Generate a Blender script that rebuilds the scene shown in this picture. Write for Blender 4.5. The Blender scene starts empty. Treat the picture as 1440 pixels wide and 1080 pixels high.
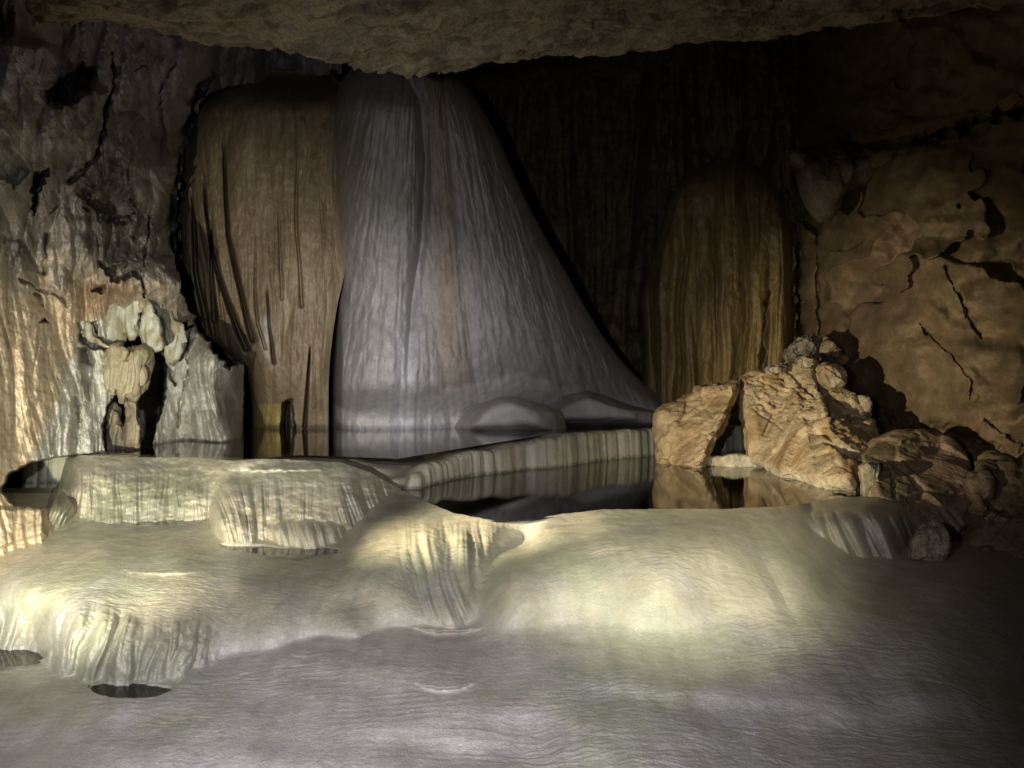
import bpy, bmesh, math, random
import numpy as np
from mathutils import Vector
R = math.radians
random.seed(4); rng = np.random.RandomState(7)
sc = bpy.context.scene
COL = sc.collection
F = 1088.0; ZC = 1.6            # focal length in photo pixels, eye height in metres

# ------------------------------------------------------------------ noise
_perm = rng.permutation(4096)
def _h(i, j, k):
    return _perm[(_perm[(_perm[i & 4095] + j) & 4095] + k) & 4095]
_G3 = np.array([[1,1,0],[-1,1,0],[1,-1,0],[-1,-1,0],[1,0,1],[-1,0,1],[1,0,-1],[-1,0,-1],[0,1,1],[0,-1,1],[0,1,-1],[0,-1,-1]], np.float32)
_g3i = _perm % 12; _GT = [np.ascontiguousarray(_G3[_g3i, c]) for c in range(3)]
_GA = _perm/4096*2*math.pi; _GX = (np.cos(_GA)*1.35).astype(np.float32); _GY = (np.sin(_GA)*1.35).astype(np.float32)
_perm = _perm.astype(np.int32)
def perlin(x, y, z=0.0, seed=0):
    f32 = np.float32
    x = np.asarray(x, f32); y = np.asarray(y, f32); flat2 = np.isscalar(z) or np.ndim(z) == 0
    if x.shape != y.shape: x, y = np.broadcast_arrays(x, y)
    xi = np.floor(x); yi = np.floor(y); xf = x-xi; yf = y-yi; xi = xi.astype(np.int32); yi = yi.astype(np.int32)
    u = xf*xf*xf*(xf*(xf*6-15)+10); v = yf*yf*yf*(yf*(yf*6-15)+10)
    if flat2:
        s0 = int(seed*131+int(z*7919)) & 4095; r = []
        for a in (0, 1):
            pa = _perm[(xi+(a+s0)) & 4095]+yi
            for b in (0, 1):
                h = _perm[(pa+b) & 4095]; r.append(_GX[h]*(xf-a)+_GY[h]*(yf-b))
        p = r[0]+(r[1]-r[0])*v; q = r[2]+(r[3]-r[2])*v
        return p+(q-p)*u
    z = np.asarray(z, f32)+np.zeros_like(x)+f32(seed*17.37); zi = np.floor(z); zf = z-zi; zi = zi.astype(np.int32)
    w = zf*zf*zf*(zf*(zf*6-15)+10); r = 0
    for a in (0, 1):
        pa = _perm[(xi+a) & 4095]+yi
        for b in (0, 1):
            pb = _perm[(pa+b) & 4095]+zi
            for c in (0, 1):
                h = _perm[(pb+c) & 4095]
                d = _GT[0][h]*(xf-a)+_GT[1][h]*(yf-b)+_GT[2][h]*(zf-c)
                r = r+d*(u if a else 1-u)*(v if b else 1-v)*(w if c else 1-w)
    return r
def fbm(x, y, z=0.0, o=4, seed=0, gain=.5):
    r = 0; a = 1.0; f = 1.0
    for k in range(o):
        r = r + a * perlin(x*f, y*f, z*f, seed+k*3); a *= gain; f *= 2.03
    return r
def ridge(x, y, z=0.0, o=3, seed=0):
    r = 0; a = 1.0; f = 1.0
    for k in range(o):
        r = r + a * (1 - 2*np.abs(perlin(x*f, y*f, z*f, seed+k*3))); a *= .5; f *= 2.1
    return r
def lobes(u, v, seed=0, sharp=.75):                 # rounded ribs with sharp grooves between
    return np.minimum(np.abs(perlin(u, v, 0, seed))*2.2, 1)**sharp
def worley(x, y, z, seed=0):                        # F1, F2 and cell id
    xi = np.floor(x).astype(int); yi = np.floor(y).astype(int); zi = np.floor(z).astype(int)
    f1 = np.full(x.shape, 9.); f2 = np.full(x.shape, 9.); ox = np.zeros(x.shape); oy = np.zeros(x.shape); cid = np.zeros(x.shape, int)
    for a in (-1,0,1):
        for b in (-1,0,1):
            for c in (-1,0,1):
                h = _h(xi+a+seed, yi+b, zi+c)
                h2 = _perm[(h+101) & 4095]; h3 = _perm[(h2+57) & 4095]
                ex = x-(xi+a+h/4096.); ey = y-(yi+b+h2/4096.)
                d = (xi+a+h/4096.-x)**2 + (yi+b+h2/4096.-y)**2 + (zi+c+h3/4096.-z)**2
                nf = d < f1
                f2 = np.where(nf, f1, np.minimum(f2, d)); cid = np.where(nf, h, cid); ox = np.where(nf, ex, ox); oy = np.where(nf, ey, oy); f1 = np.where(nf, d, f1)
    worley.off = (ox, oy)
    return np.sqrt(f1), np.sqrt(f2), cid
def sstep(a, b, x):
    t = np.clip((x-a)/(b-a), 0, 1); return t*t*(3-2*t)

# ------------------------------------------------------------------ geometry helpers
def W(px, py, z):
    D = min((ZC-z)*F/max(py-540, 1e-3), 24); return ((px-720)/F*D, D, z)
def Pd(px, py, D):
    return np.stack([(px-720)/F*D, D, ZC-(py-540)/F*D], -1)
def seg_dist(X, Y, pts, closed=False):
    X = np.asarray(X, np.float32); Y = np.asarray(Y, np.float32)
    best = np.full(X.shape, 1e9, np.float32); tt = np.zeros(X.shape, np.float32); acc = 0
    n = len(pts)
    for i in range(n if closed else n-1):
        ax, ay = pts[i]; bx, by = pts[(i+1) % n]
        dx, dy = bx-ax, by-ay; L2 = dx*dx+dy*dy+1e-12; L = L2**.5
        t = np.clip(((X-ax)*dx+(Y-ay)*dy)/L2, 0, 1)
        d = (X-ax-t*dx)**2+(Y-ay-t*dy)**2
        m = d < best; best = np.where(m, d, best); tt = np.where(m, acc+t*L, tt); acc += L
    return np.sqrt(best), tt
def inside(X, Y, pts):
    r = np.zeros(X.shape, bool); n = len(pts)
    for i in range(n):
        ax, ay = pts[i]; bx, by = pts[(i+1) % n]
        if ay == by: continue
        c = ((ay > Y) != (by > Y)) & (X < (bx-ax)*(Y-ay)/(by-ay)+ax)
        r ^= c
    return r
def sdf(X, Y, pts):
    d, t = seg_dist(X, Y, pts, True)
    return np.where(inside(X, Y, pts), -d, d), t
class TPS:
    def __init__(s, pts, smooth=1e-3):
        p = np.array(pts, float); s.p = p[:, :2]; v = p[:, 2:]; n = len(p)
        s.c = s.p.mean(0); s.k = s.p.std(0).max(); q = (s.p-s.c)/s.k; s.q = q
        r = np.linalg.norm(q[:, None]-q[None], axis=2)
        K = r*r*np.log(r+1e-9) + np.eye(n)*smooth
        A = np.zeros((n+3, n+3)); A[:n, :n] = K; A[:n, n] = 1; A[:n, n+1:] = q; A[n, :n] = 1; A[n+1:, :n] = q.T
        s.w = np.linalg.solve(A, np.vstack([v, np.zeros((3, v.shape[1]))]))[:, 0]
    def __call__(s, X, Y):
        X = np.asarray(X, np.float32); Y = np.asarray(Y, np.float32); x = (X-s.c[0])/s.k; y = (Y-s.c[1])/s.k; n = len(s.q)
        r = s.w[n] + s.w[n+1]*x + s.w[n+2]*y
        for i in range(n):
            d2 = (x-s.q[i, 0])**2+(y-s.q[i, 1])**2+1e-12
            r = r + s.w[i]*d2*.5*np.log(d2)
        return r
def idw(X, Y, pts, vals, p=3):
    n = 0; d = 0
    for (a, b), v in zip([(float(p_[0]), float(p_[1])) for p_ in pts], vals):
        q2 = (X-a)**2+(Y-b)**2; w = 1/(q2*np.sqrt(q2)+1e-6); n = n+w*v; d = d+w
    return n/d
def smax(a, b, k):
    h = np.clip(.5+.5*(a-b)/k, 0, 1); return b+(a-b)*h+k*h*(1-h)
def smin(a, b, k): return -smax(-a, -b, k)

def tag(o, label, cat, group=None, kind=None):

    if label: o['label'] = label
    if cat: o['category'] = cat
    if group: o['group'] = group
    if kind: o['kind'] = kind
    return o
def raw_mesh(name, V, Fc, col=None, mat=None, nrm=None, origin=None, parent=None):
    V = np.asarray(V, float).reshape(-1, 3); Fc = np.asarray(Fc, int)
    if origin is None: origin = np.array([V[:, 0].mean(), V[:, 1].mean(), V[:, 2].min()])
    me = bpy.data.meshes.new(name)
    me.vertices.add(len(V)); me.vertices.foreach_set('co', (V-origin).astype(np.float32).ravel())
    n, k = Fc.shape
    me.loops.add(n*k); me.loops.foreach_set('vertex_index', Fc.astype(np.int32).ravel())
    me.polygons.add(n); me.polygons.foreach_set('loop_start', np.arange(0, n*k, k, dtype=np.int32))
    me.polygons.foreach_set('use_smooth', np.ones(n, bool))
    me.update(calc_edges=True)
    if col is not None:
        a = me.color_attributes.new('pig', 'FLOAT_COLOR', 'POINT')
        c = np.ones((len(V), 4), np.float32); c[:, :3] = np.asarray(col).reshape(-1, 3)
        a.data.foreach_set('color', c.ravel())
    if mat: me.materials.append(mat)
    if nrm is not None: me.normals_split_custom_set_from_vertices(np.asarray(nrm).reshape(-1, 3).astype(np.float32))
    o = bpy.data.objects.new(name, me); COL.objects.link(o); o.location = origin
    if parent: o.parent = parent; o.location = Vector(origin) - parent.location
    return o
def grid_faces(h, w):
    i = np.arange(h*w).reshape(h, w)
    return np.stack([i[:-1, :-1], i[1:, :-1], i[1:, 1:], i[:-1, 1:]], -1).reshape(-1, 4)
def grid_normals(P):
    a = np.gradient(P, axis=0); b = np.gradient(P, axis=1)
    n = np.cross(a, b); n /= np.linalg.norm(n, axis=-1, keepdims=True)+1e-12
    return n
def grid_obj(name, P, col, mat, ids=None, which=None, faceto=None, flip=False):
    h, w = P.shape[:2]; Fc = grid_faces(h, w)
    N = grid_normals(P)
    if flip: Fc = Fc[:, ::-1]; N = -N
    if ids is not None:
        fid = ids[:-1, :-1].reshape(-1); Fc = Fc[fid == which]
        if not len(Fc): return None
        u, inv = np.unique(Fc.ravel(), return_inverse=True)
        return raw_mesh(name, P.reshape(-1, 3)[u], inv.reshape(-1, 4), col.reshape(-1, 3)[u], mat, N.reshape(-1, 3)[u])
    return raw_mesh(name, P, Fc, col, mat)

def tri_prism(layers):
    """closed solid through rings of equal vertex count, ends capped"""
    bm = bmesh.new(); rings = [[bm.verts.new(p) for p in L] for L in layers]
    n = len(rings[0])
    for a, b in zip(rings, rings[1:]):
        for i in range(n):
            bm.faces.new((a[i], a[(i+1) % n], b[(i+1) % n], b[i]))
    for r, fl in ((rings[0], True), (rings[-1], False)):
        f = bm.faces.new(r[::-1] if fl else r)
        bmesh.ops.triangulate(bm, faces=[f], ngon_method='EAR_CLIP')
    bmesh.ops.recalc_face_normals(bm, faces=bm.faces)
    return bm
def remeshed(bms, voxel):
    me = bpy.data.meshes.new('tmp'); B = bmesh.new()
    for b in bms:
        t = bpy.data.meshes.new('t'); b.to_mesh(t); B.from_mesh(t); bpy.data.meshes.remove(t); b.free()
    B.to_mesh(me); B.free()
    o = bpy.data.objects.new('tmp', me); COL.objects.link(o)
    m = o.modifiers.new('r', 'REMESH'); m.mode = 'VOXEL'; m.voxel_size = voxel
    dg = bpy.context.evaluated_depsgraph_get(); dg.update()
    ev = o.evaluated_get(dg); m2 = ev.to_mesh()
    V = np.zeros(len(m2.vertices)*3); m2.vertices.foreach_get('co', V); V = V.reshape(-1, 3)
    Q = np.array([list(p.vertices) if len(p.vertices) == 4 else list(p.vertices)+[p.vertices[2]] for p in m2.polygons])
    ev.to_mesh_clear(); bpy.data.objects.remove(o); bpy.data.meshes.remove(me)
    return V, Q
def lap(V, Q, it, lam=.5):
    e = np.vstack([Q[:, [0, 1]], Q[:, [1, 2]], Q[:, [2, 3]], Q[:, [3, 0]]]); e = e[e[:, 0] != e[:, 1]]
    e = np.vstack([e, e[:, ::-1]]); n = len(V); cnt = np.bincount(e[:, 0], minlength=n)[:, None]+1e-9
    for _ in range(it):
        s = np.stack([np.bincount(e[:, 0], V[e[:, 1], k], n) for k in range(3)], 1)
        V = V + lam*(s/cnt-V)
    return V
def vnorm(V, Q):
    n = np.cross(V[Q[:, 2]]-V[Q[:, 0]], V[Q[:, 3]]-V[Q[:, 1]])
    N = np.zeros_like(V)
    for k in range(4):
        for c in range(3): N[:, c] += np.bincount(Q[:, k], n[:, c], len(V))
    return N/(np.linalg.norm(N, axis=1, keepdims=True)+1e-12)
def proj(V):
    return 720+V[:, 0]/V[:, 1]*F, 540-(V[:, 2]-ZC)/V[:, 1]*F
def solid(name, outs, voxel, smooth, disp, colf, mat, label, cat, group=None, parent=None):
    """outs: list of (outline[(px,py,D)], front, back, inset_front, inset_back)"""
    bms = []
    for out, fr, bk, inf, inb in outs:
        c = np.array(out, float); cx, cy = c[:, 0].mean(), c[:, 1].mean()
        def ring(s, dd):
            L = []
            for x, y, d in out:
                q = Pd(np.array(cx+(x-cx)*s), np.array(cy+(y-cy)*s), np.array(d+dd)); L.append(tuple(q))
            return L
        bms.append(tri_prism([ring(inf, -fr), ring((1+inf)/2+.06 if inf < .9 else 1, -fr*.62), ring(1, 0), ring(1, bk*.6), ring(inb, bk)]))
    V, Q = remeshed(bms, voxel); V = lap(V, Q, smooth)
    N = vnorm(V, Q); V = V+N*disp(V, N)[:, None]
    o = raw_mesh(name, V, Q, colf(V, N), mat, parent=parent)
    if not parent: tag(o, label, cat, group)
    return o

# ------------------------------------------------------------------ materials
def stone(name, rough=.55, bump=.25, scale=30, stretch=1.0, dist=.01, coat=0, fine=180, fineb=.15, var=.25, spec=.5, rvar=.2):
    m = bpy.data.materials.new(name); m.use_nodes = True; nt = m.node_tree; N = nt.nodes; L = nt.links
    b = N['Principled BSDF']
    at = N.new('ShaderNodeAttribute'); at.attribute_name = 'pig'
    ge = N.new('ShaderNodeNewGeometry')
    mp = N.new('ShaderNodeMapping'); mp.inputs['Scale'].default_value = (1, 1, stretch)
    L.new(ge.outputs['Position'], mp.inputs['Vector'])
    n1 = N.new('ShaderNodeTexNoise'); n1.inputs['Scale'].default_value = scale; n1.inputs['Detail'].default_value = 6; n1.inputs['Roughness'].default_value = .65
    n2 = N.new('ShaderNodeTexNoise'); n2.inputs['Scale'].default_value = scale*.23; n2.inputs['Detail'].default_value = 5
    n3 = N.new('ShaderNodeTexNoise'); n3.inputs['Scale'].default_value = fine; n3.inputs['Detail'].default_value = 3
    for n in (n1, n2): L.new(mp.outputs[0], n.inputs['Vector'])
    L.new(ge.outputs['Position'], n3.inputs['Vector'])
    def mr(src, lo, hi, a=.25, c=.75):
        q = N.new('ShaderNodeMapRange'); q.inputs['From Min'].default_value = a; q.inputs['From Max'].default_value = c
        q.inputs['To Min'].default_value = lo; q.inputs['To Max'].default_value = hi; L.new(src, q.inputs['Value']); return q.outputs[0]
    def mul(a, c):
        q = N.new('ShaderNodeVectorMath'); q.operation = 'SCALE'; L.new(a, q.inputs[0]); L.new(c, q.inputs['Scale']); return q.outputs[0]
    c = mul(at.outputs['Color'], mr(n2.outputs[0], 1-var, 1+var*.7))
    c = mul(c, mr(n1.outputs[0], 1-var*.7, 1+var*.5))
    c = mul(c, mr(n3.outputs[0], 1-var*.9, 1+var*.8, .3, .7))
    L.new(c, b.inputs['Base Color'])
    L.new(mr(n1.outputs[0], rough-rvar*.5, rough+rvar*.5), b.inputs['Roughness'])
    b.inputs['Specular IOR Level'].default_value = spec
    b.inputs['Coat Weight'].default_value = coat; b.inputs['Coat Roughness'].default_value = .12
    b1 = N.new('ShaderNodeBump'); b1.inputs['Strength'].default_value = bump; b1.inputs['Distance'].default_value = dist*3
    b2 = N.new('ShaderNodeBump'); b2.inputs['Strength'].default_value = fineb; b2.inputs['Distance'].default_value = dist
    L.new(n1.outputs[0], b1.inputs['Height']); L.new(n3.outputs[0], b2.inputs['Height']); L.new(b1.outputs[0], b2.inputs['Normal'])
    L.new(b2.outputs[0], b.inputs['Normal'])
    if coat: L.new(b2.outputs[0], b.inputs['Coat Normal'])
    return m
M_floor = stone('wet_flowstone', .40, .3, 26, 1, .006, .35, 150, .7, .16, .5)
M_mound = stone('glistening_flowstone', .34, .16, 22, 1, .005, .6, 190, .8, .1, .5)
M_casc = stone('wet_cascade_flowstone', .42, .5, 40, .5, .010, .25, 130, .8, .22, .6)
M_slab = stone('smooth_limestone', .7, .3, 14, 1, .012, 0, 90, .3, .3)
M_wall = stone('cave_wall_stone', .6, .5, 14, .45, .02, 0, 90, .3, .38)
M_drape = stone('drapery_flowstone', .5, .35, 30, .16, .012, .08, 120, .35, .28)
M_rock = stone('rough_limestone', .7, .6, 16, 1.2, .018, 0, 85, .4, .35)
M_ceil = stone('ceiling_limestone', .75, .6, 9, 1, .02, 0, 60, .4, .35)
def water_mat(name, tint, rip=.02, sc_=14):
    m = bpy.data.materials.new(name); m.use_nodes = True; nt = m.node_tree; N = nt.nodes; L = nt.links
    N.remove(N['Principled BSDF']); out = N['Material Output']
    tr = N.new('ShaderNodeBsdfTransparent'); tr.inputs[0].default_value = (*tint, 1)
    gl = N.new('ShaderNodeBsdfGlossy'); gl.inputs['Roughness'].default_value = .015; gl.inputs[0].default_value = (1, 1, 1, 1)
    fr = N.new('ShaderNodeFresnel'); fr.inputs[0].default_value = 1.33
    mx = N.new('ShaderNodeMixShader'); ge = N.new('ShaderNodeNewGeometry')
    mp = N.new('ShaderNodeMapping'); mp.inputs['Scale'].default_value = (1, 2.5, 1); L.new(ge.outputs['Position'], mp.inputs[0])
    no = N.new('ShaderNodeTexNoise'); no.inputs['Scale'].default_value = sc_; no.inputs['Detail'].default_value = 2; L.new(mp.outputs[0], no.inputs[0])
    bu = N.new('ShaderNodeBump'); bu.inputs['Strength'].default_value = rip; bu.inputs['Distance'].default_value = .02; L.new(no.outputs[0], bu.inputs['Height'])
    L.new(bu.outputs[0], gl.inputs['Normal']); L.new(bu.outputs[0], fr.inputs['Normal'])
    L.new(fr.outputs[0], mx.inputs[0]); L.new(tr.outputs[0], mx.inputs[1]); L.new(gl.outputs[0], mx.inputs[2]); L.new(mx.outputs[0], out.inputs['Surface'])
    return m
M_water = water_mat('pool_water', (.30, .30, .26), .015)
M_mid = water_mat('puddle_water', (.5, .47, .4), .02)
M_shallow = water_mat('shallow_water', (.75, .76, .68), .05, 20)

# ------------------------------------------------------------------ the floor: terraces, dams and mounds
cream = np.array([.60, .56, .42]); grey = np.array([.47, .445, .44]); green = np.array([.40, .42, .30])
def floor_col(P):
    X, Y, Z = P[..., 0], P[..., 1], P[..., 2]
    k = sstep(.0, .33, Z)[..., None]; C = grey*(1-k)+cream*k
    g = (sstep(-.05, .45, fbm(X*.9, Y*1.1, 0, 4, 41)+.35*sstep(-1, -3, X)*sstep(1, .6, Z))*.7)[..., None]; C = C*(1-g)+green*g
    g = sstep(.1, .5, fbm(X*1.7+3, Y*1.7, 0, 4, 43))[..., None]*.4; C = C*(1-g)+grey*g
    g = sstep(.25, .6, fbm(X*4+3, Y*5, Z*4, 4, 45))[..., None]*.25; C = C*(1-g)+np.array([.36, .30, .2])*g
    C = C*(1+.14*perlin(X*16, Y*4, Z*3, 44)[..., None]+.10*fbm(X*40, Y*40, Z*40, 2, 46)[..., None])
    undercut_shade = (np.exp(-((Z-.585)/.016)**2)*(Y > 7.2))[..., None]*.85; C = C*(1-undercut_shade)+np.array([.07, .06, .04])*undercut_shade  # dark line painted along the dam's waterline for the shade of an undercut
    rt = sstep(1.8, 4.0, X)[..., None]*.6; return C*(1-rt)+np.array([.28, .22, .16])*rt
def Zf(L): return [(a, b, (ZC-z)*F/(b-540)) for a, b, z in L]
def micro(P):
    X, Y, Z = P[..., 0], P[..., 1], P[..., 2]
    near = sstep(7.5, 3.5, Y); patch = .25+.75*sstep(-.25, .35, perlin(X*.8, Y*.8, 0, 33)+.3*perlin(X*2.3, Y*3, 0, 34))
    wob = .5*perlin(X*3, Y*9)+.8*perlin(X*.9, Y*1.3, 0, 36)
    h = near*patch*(.0030*ridge(X*4+wob, Y*17+.9*perlin(X*6, Y*6)+wob, 0, 2, 31)+.0018*ridge(X*9+wob, Y*43+1.2*perlin(X*11, Y*9), 0, 1, 32))
    ph = Y*2*math.pi/.05+7*fbm(X*.8, Y*1.1, 0, 3, 39)+2.0*fbm(X*5, Y*5, 0, 2, 40)
    h = h+sstep(6, 3.6, Y)*sstep(-.15, .3, perlin(X*1.1, Y*1.4, 0, 47))*.0011*(1-np.abs(np.sin(ph/2))**.8)*2*sstep(.22, .10, Z)*(.5+.5*sstep(-.3,.3,perlin(X*5,Y*9,0,48)))
    h = h+.003*fbm(X*7, Y*7, Z*7, 4, 35)+.0012*fbm(X*60, Y*60, Z*60, 2, 37)*sstep(7, 4, Y)
    P = P.copy(); P[..., 2] += h; return P
def lips(D, x, y, L):
    for (cx, cy, hw, dl, fade, sag) in L:
        dx = (x-cx)/hw; e = np.exp(-dx**4); ln = cy+sag*(1-dx*dx)+1.5*perlin(x/9, y*0, 0, 27)+.14*(cx-x)*(hw > 45)*0
        v = ln-y; D = D-dl*e*np.exp(-np.maximum(v, 0)/fade)*sstep(-2.6, 2.6, v)+.35*dl*e*np.exp(-((v+7)/5)**2)*(fade > 9)
    return D
# --- near sheet: smooth fields of distance, the nearest one is the surface
Zb = TPS([(-300,1250,-.08),(300,1250,-.05),(720,1250,0),(1200,1250,-.03),(1750,1250,-.2),(-300,1080,-.05),(0,1080,-.05),(300,1080,-.02),(500,1080,.02),(720,1080,.0),(900,1080,.03),(1100,1080,-.02),(1440,1080,-.12),(1750,1080,-.3),
 (0,1000,-.02),(200,1010,.02),(400,990,.03),(560,1000,.06),(760,1000,.03),(900,1000,.06),(1050,1000,.05),(1250,1000,-.02),(1440,1000,-.1),(1750,1000,-.25),(0,935,.03),(200,972,.02),(420,950,.09),(560,940,.13),(650,950,.10),(760,930,.12),(900,930,.13),(1050,940,.11),(1180,930,.13),(1300,930,.09),(1440,930,-.05),
 (-300,900,.05),(0,900,.04),(150,900,.05),(400,900,.12),(640,900,.12),(900,880,.12),(1200,860,.20),(1330,860,.15),(1440,880,.0),(1750,880,-.1),(0,800,.1),(400,800,.1),(800,780,.1),(1100,790,.24),(1220,790,.245),(1340,800,.2),(1440,830,.08),(1750,800,.1),(0,700,.1),(500,700,.1),(900,700,.1),(1300,730,.2),(1500,730,.2)], 1e-3)
Dd = TPS([(690,880,4.52),(750,897,4.42),(850,907,4.36),(950,917,4.33),(1050,927,4.3),(1130,940,4.32),(700,835,4.68),(780,855,4.52),(850,862,4.48),(1000,872,4.45),(1120,890,4.47),(725,795,4.95),(780,800,4.8),(850,802,4.74),(1000,805,4.72),(1110,825,4.8),
 (790,752,5.42),(850,752,5.25),(900,752,5.2),(1000,752,5.2),(1075,765,5.3),(760,742,5.75),(800,726,6.05),(850,716,6.22),(940,716,6.2),(1020,716,6.2),(1100,713,6.3),(850,728,5.8),(940,728,5.75),(1020,728,5.78),
 (663,880,4.75),(668,850,4.95),(678,812,5.2),(705,775,5.5),(730,755,5.9),(620,860,5.6),(630,810,6.0),(670,760,6.2),(700,740,6.3),(1150,790,5.3),(1185,850,5.05),(1220,920,4.75),(1120,745,5.75),(1240,850,5.8),(1300,950,5.0),(1150,730,6.4),(1220,760,6.6),
 (700,1000,4.45),(900,1010,4.3),(1100,1010,4.25),(600,950,5.2),(1200,1020,4.5),(700,1250,4.5),(1100,1250,4.4),(300,1000,8),(1500,900,7),(400,800,8)], 1e-3)
D5 = TPS([(1120,716,6.6),(1165,703,6.72),(1215,699,6.78),(1250,702,6.8),(1272,714,6.75),(1135,728,6.25),(1165,722,6.25),(1215,716,6.32),(1255,722,6.42),(1150,745,6.0),(1185,750,6.0),(1220,745,6.1),(1262,750,6.3),(1175,770,5.98),(1235,785,6.05),(1270,785,6.25),(1235,850,6.0),(1180,850,6.0),(1290,750,6.9),(1296,780,7.0),(1310,720,7.6),(1095,730,6.3),(1100,760,6.1),(1000,760,8),(1000,1250,8),(1300,1250,7),(1400,800,8.5)], 1e-3)
DL = TPS(Zf([(-300,760,.45),(-100,760,.45),(0,765,.46),(60,757,.475),(120,748,.485),(200,731,.485),(285,731,.48),(300,757,.42),(380,762,.41),(475,770,.40),(500,745,.47),(520,722,.545),(548,698,.60),(580,694,.60),(640,722,.58),(700,734,.565),(760,726,.58),
  (590,750,.535),(640,752,.53),(690,755,.51),(600,790,.43),(645,790,.43),(680,790,.42),(590,830,.315),(630,840,.28),(655,850,.25),(560,860,.235),(600,872,.19),(640,884,.155),(540,775,.465),(500,800,.40),(450,800,.375),(450,840,.29),(500,850,.255),(420,880,.20),(500,892,.165),
  (380,820,.34),(330,790,.40),(250,790,.425),(150,785,.44),(80,790,.43),(0,800,.405),(-120,800,.40),(-300,800,.38),(250,825,.365),(330,850,.275),(160,830,.365),(90,840,.345),(40,835,.34),(-100,840,.30),(200,860,.295),(300,885,.20),(380,910,.12)])+
  [(-300,872,4.55),(-100,872,4.62),(0,868,4.68),(50,874,4.62),(85,868,4.42),(110,882,4.26),(160,893,4.17),(220,903,4.13),(262,912,4.17),(-100,905,4.55),(0,905,4.58),(55,908,4.5),(80,920,4.25),(110,945,4.15),(150,957,4.1),(210,960,4.08),(248,966,4.1),(300,935,4.3),(-100,1000,4.55),(100,1020,4.25),(220,1020,4.15),(340,980,4.5),(450,960,4.8),(560,930,4.9),(650,910,4.85),(700,880,5.1),(740,820,5.7),(760,770,6.0),(840,740,6.4),(900,850,7),(-100,1250,4.6),(300,1250,4.6),(700,1250,5.5),(1000,1000,8),(1200,800,9)], 5e-4)
RIM = [(-340,712),(480,706),(520,696),(548,690),(568,689),(600,706),(640,722),(700,733),(750,730),(800,722),(850,716.5),(940,716),(1020,716),(1090,713),(1130,708),(1165,702),(1215,698),(1250,700),(1268,706),(1290,722),(1330,738),(1400,745),(1800,745)]
POOLS = []
def chaikin(p, n=3):
    for _ in range(n): p = [q for i in range(len(p)) for q in ((.75*p[i][0]+.25*p[(i+1) % len(p)][0], .75*p[i][1]+.25*p[(i+1) % len(p)][1]), (.25*p[i][0]+.75*p[(i+1) % len(p)][0], .25*p[i][1]+.75*p[(i+1) % len(p)][1]))]
    return p
GOURS = [('small dark puddle at the left edge below the scalloped front', [(-250,907),(0,908),(56,911),(68,918),(58,931),(0,937),(-250,940)]),
 ('crescent of dark water under the scalloped front in the lower left', [(124,964),(160,960),(215,962),(250,967),(224,980),(170,983),(134,977)]),
 ('thin shallow water at the foot of the bulging fluted lobe', [(296,762),(378,765),(386,771),(470,770),(484,775),(420,781),(330,777)]),
 ('thin shallow water at the foot of the long ribbed terrace front', [(160,729),(285,727),(292,733),(230,739),(176,737)])]
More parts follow.
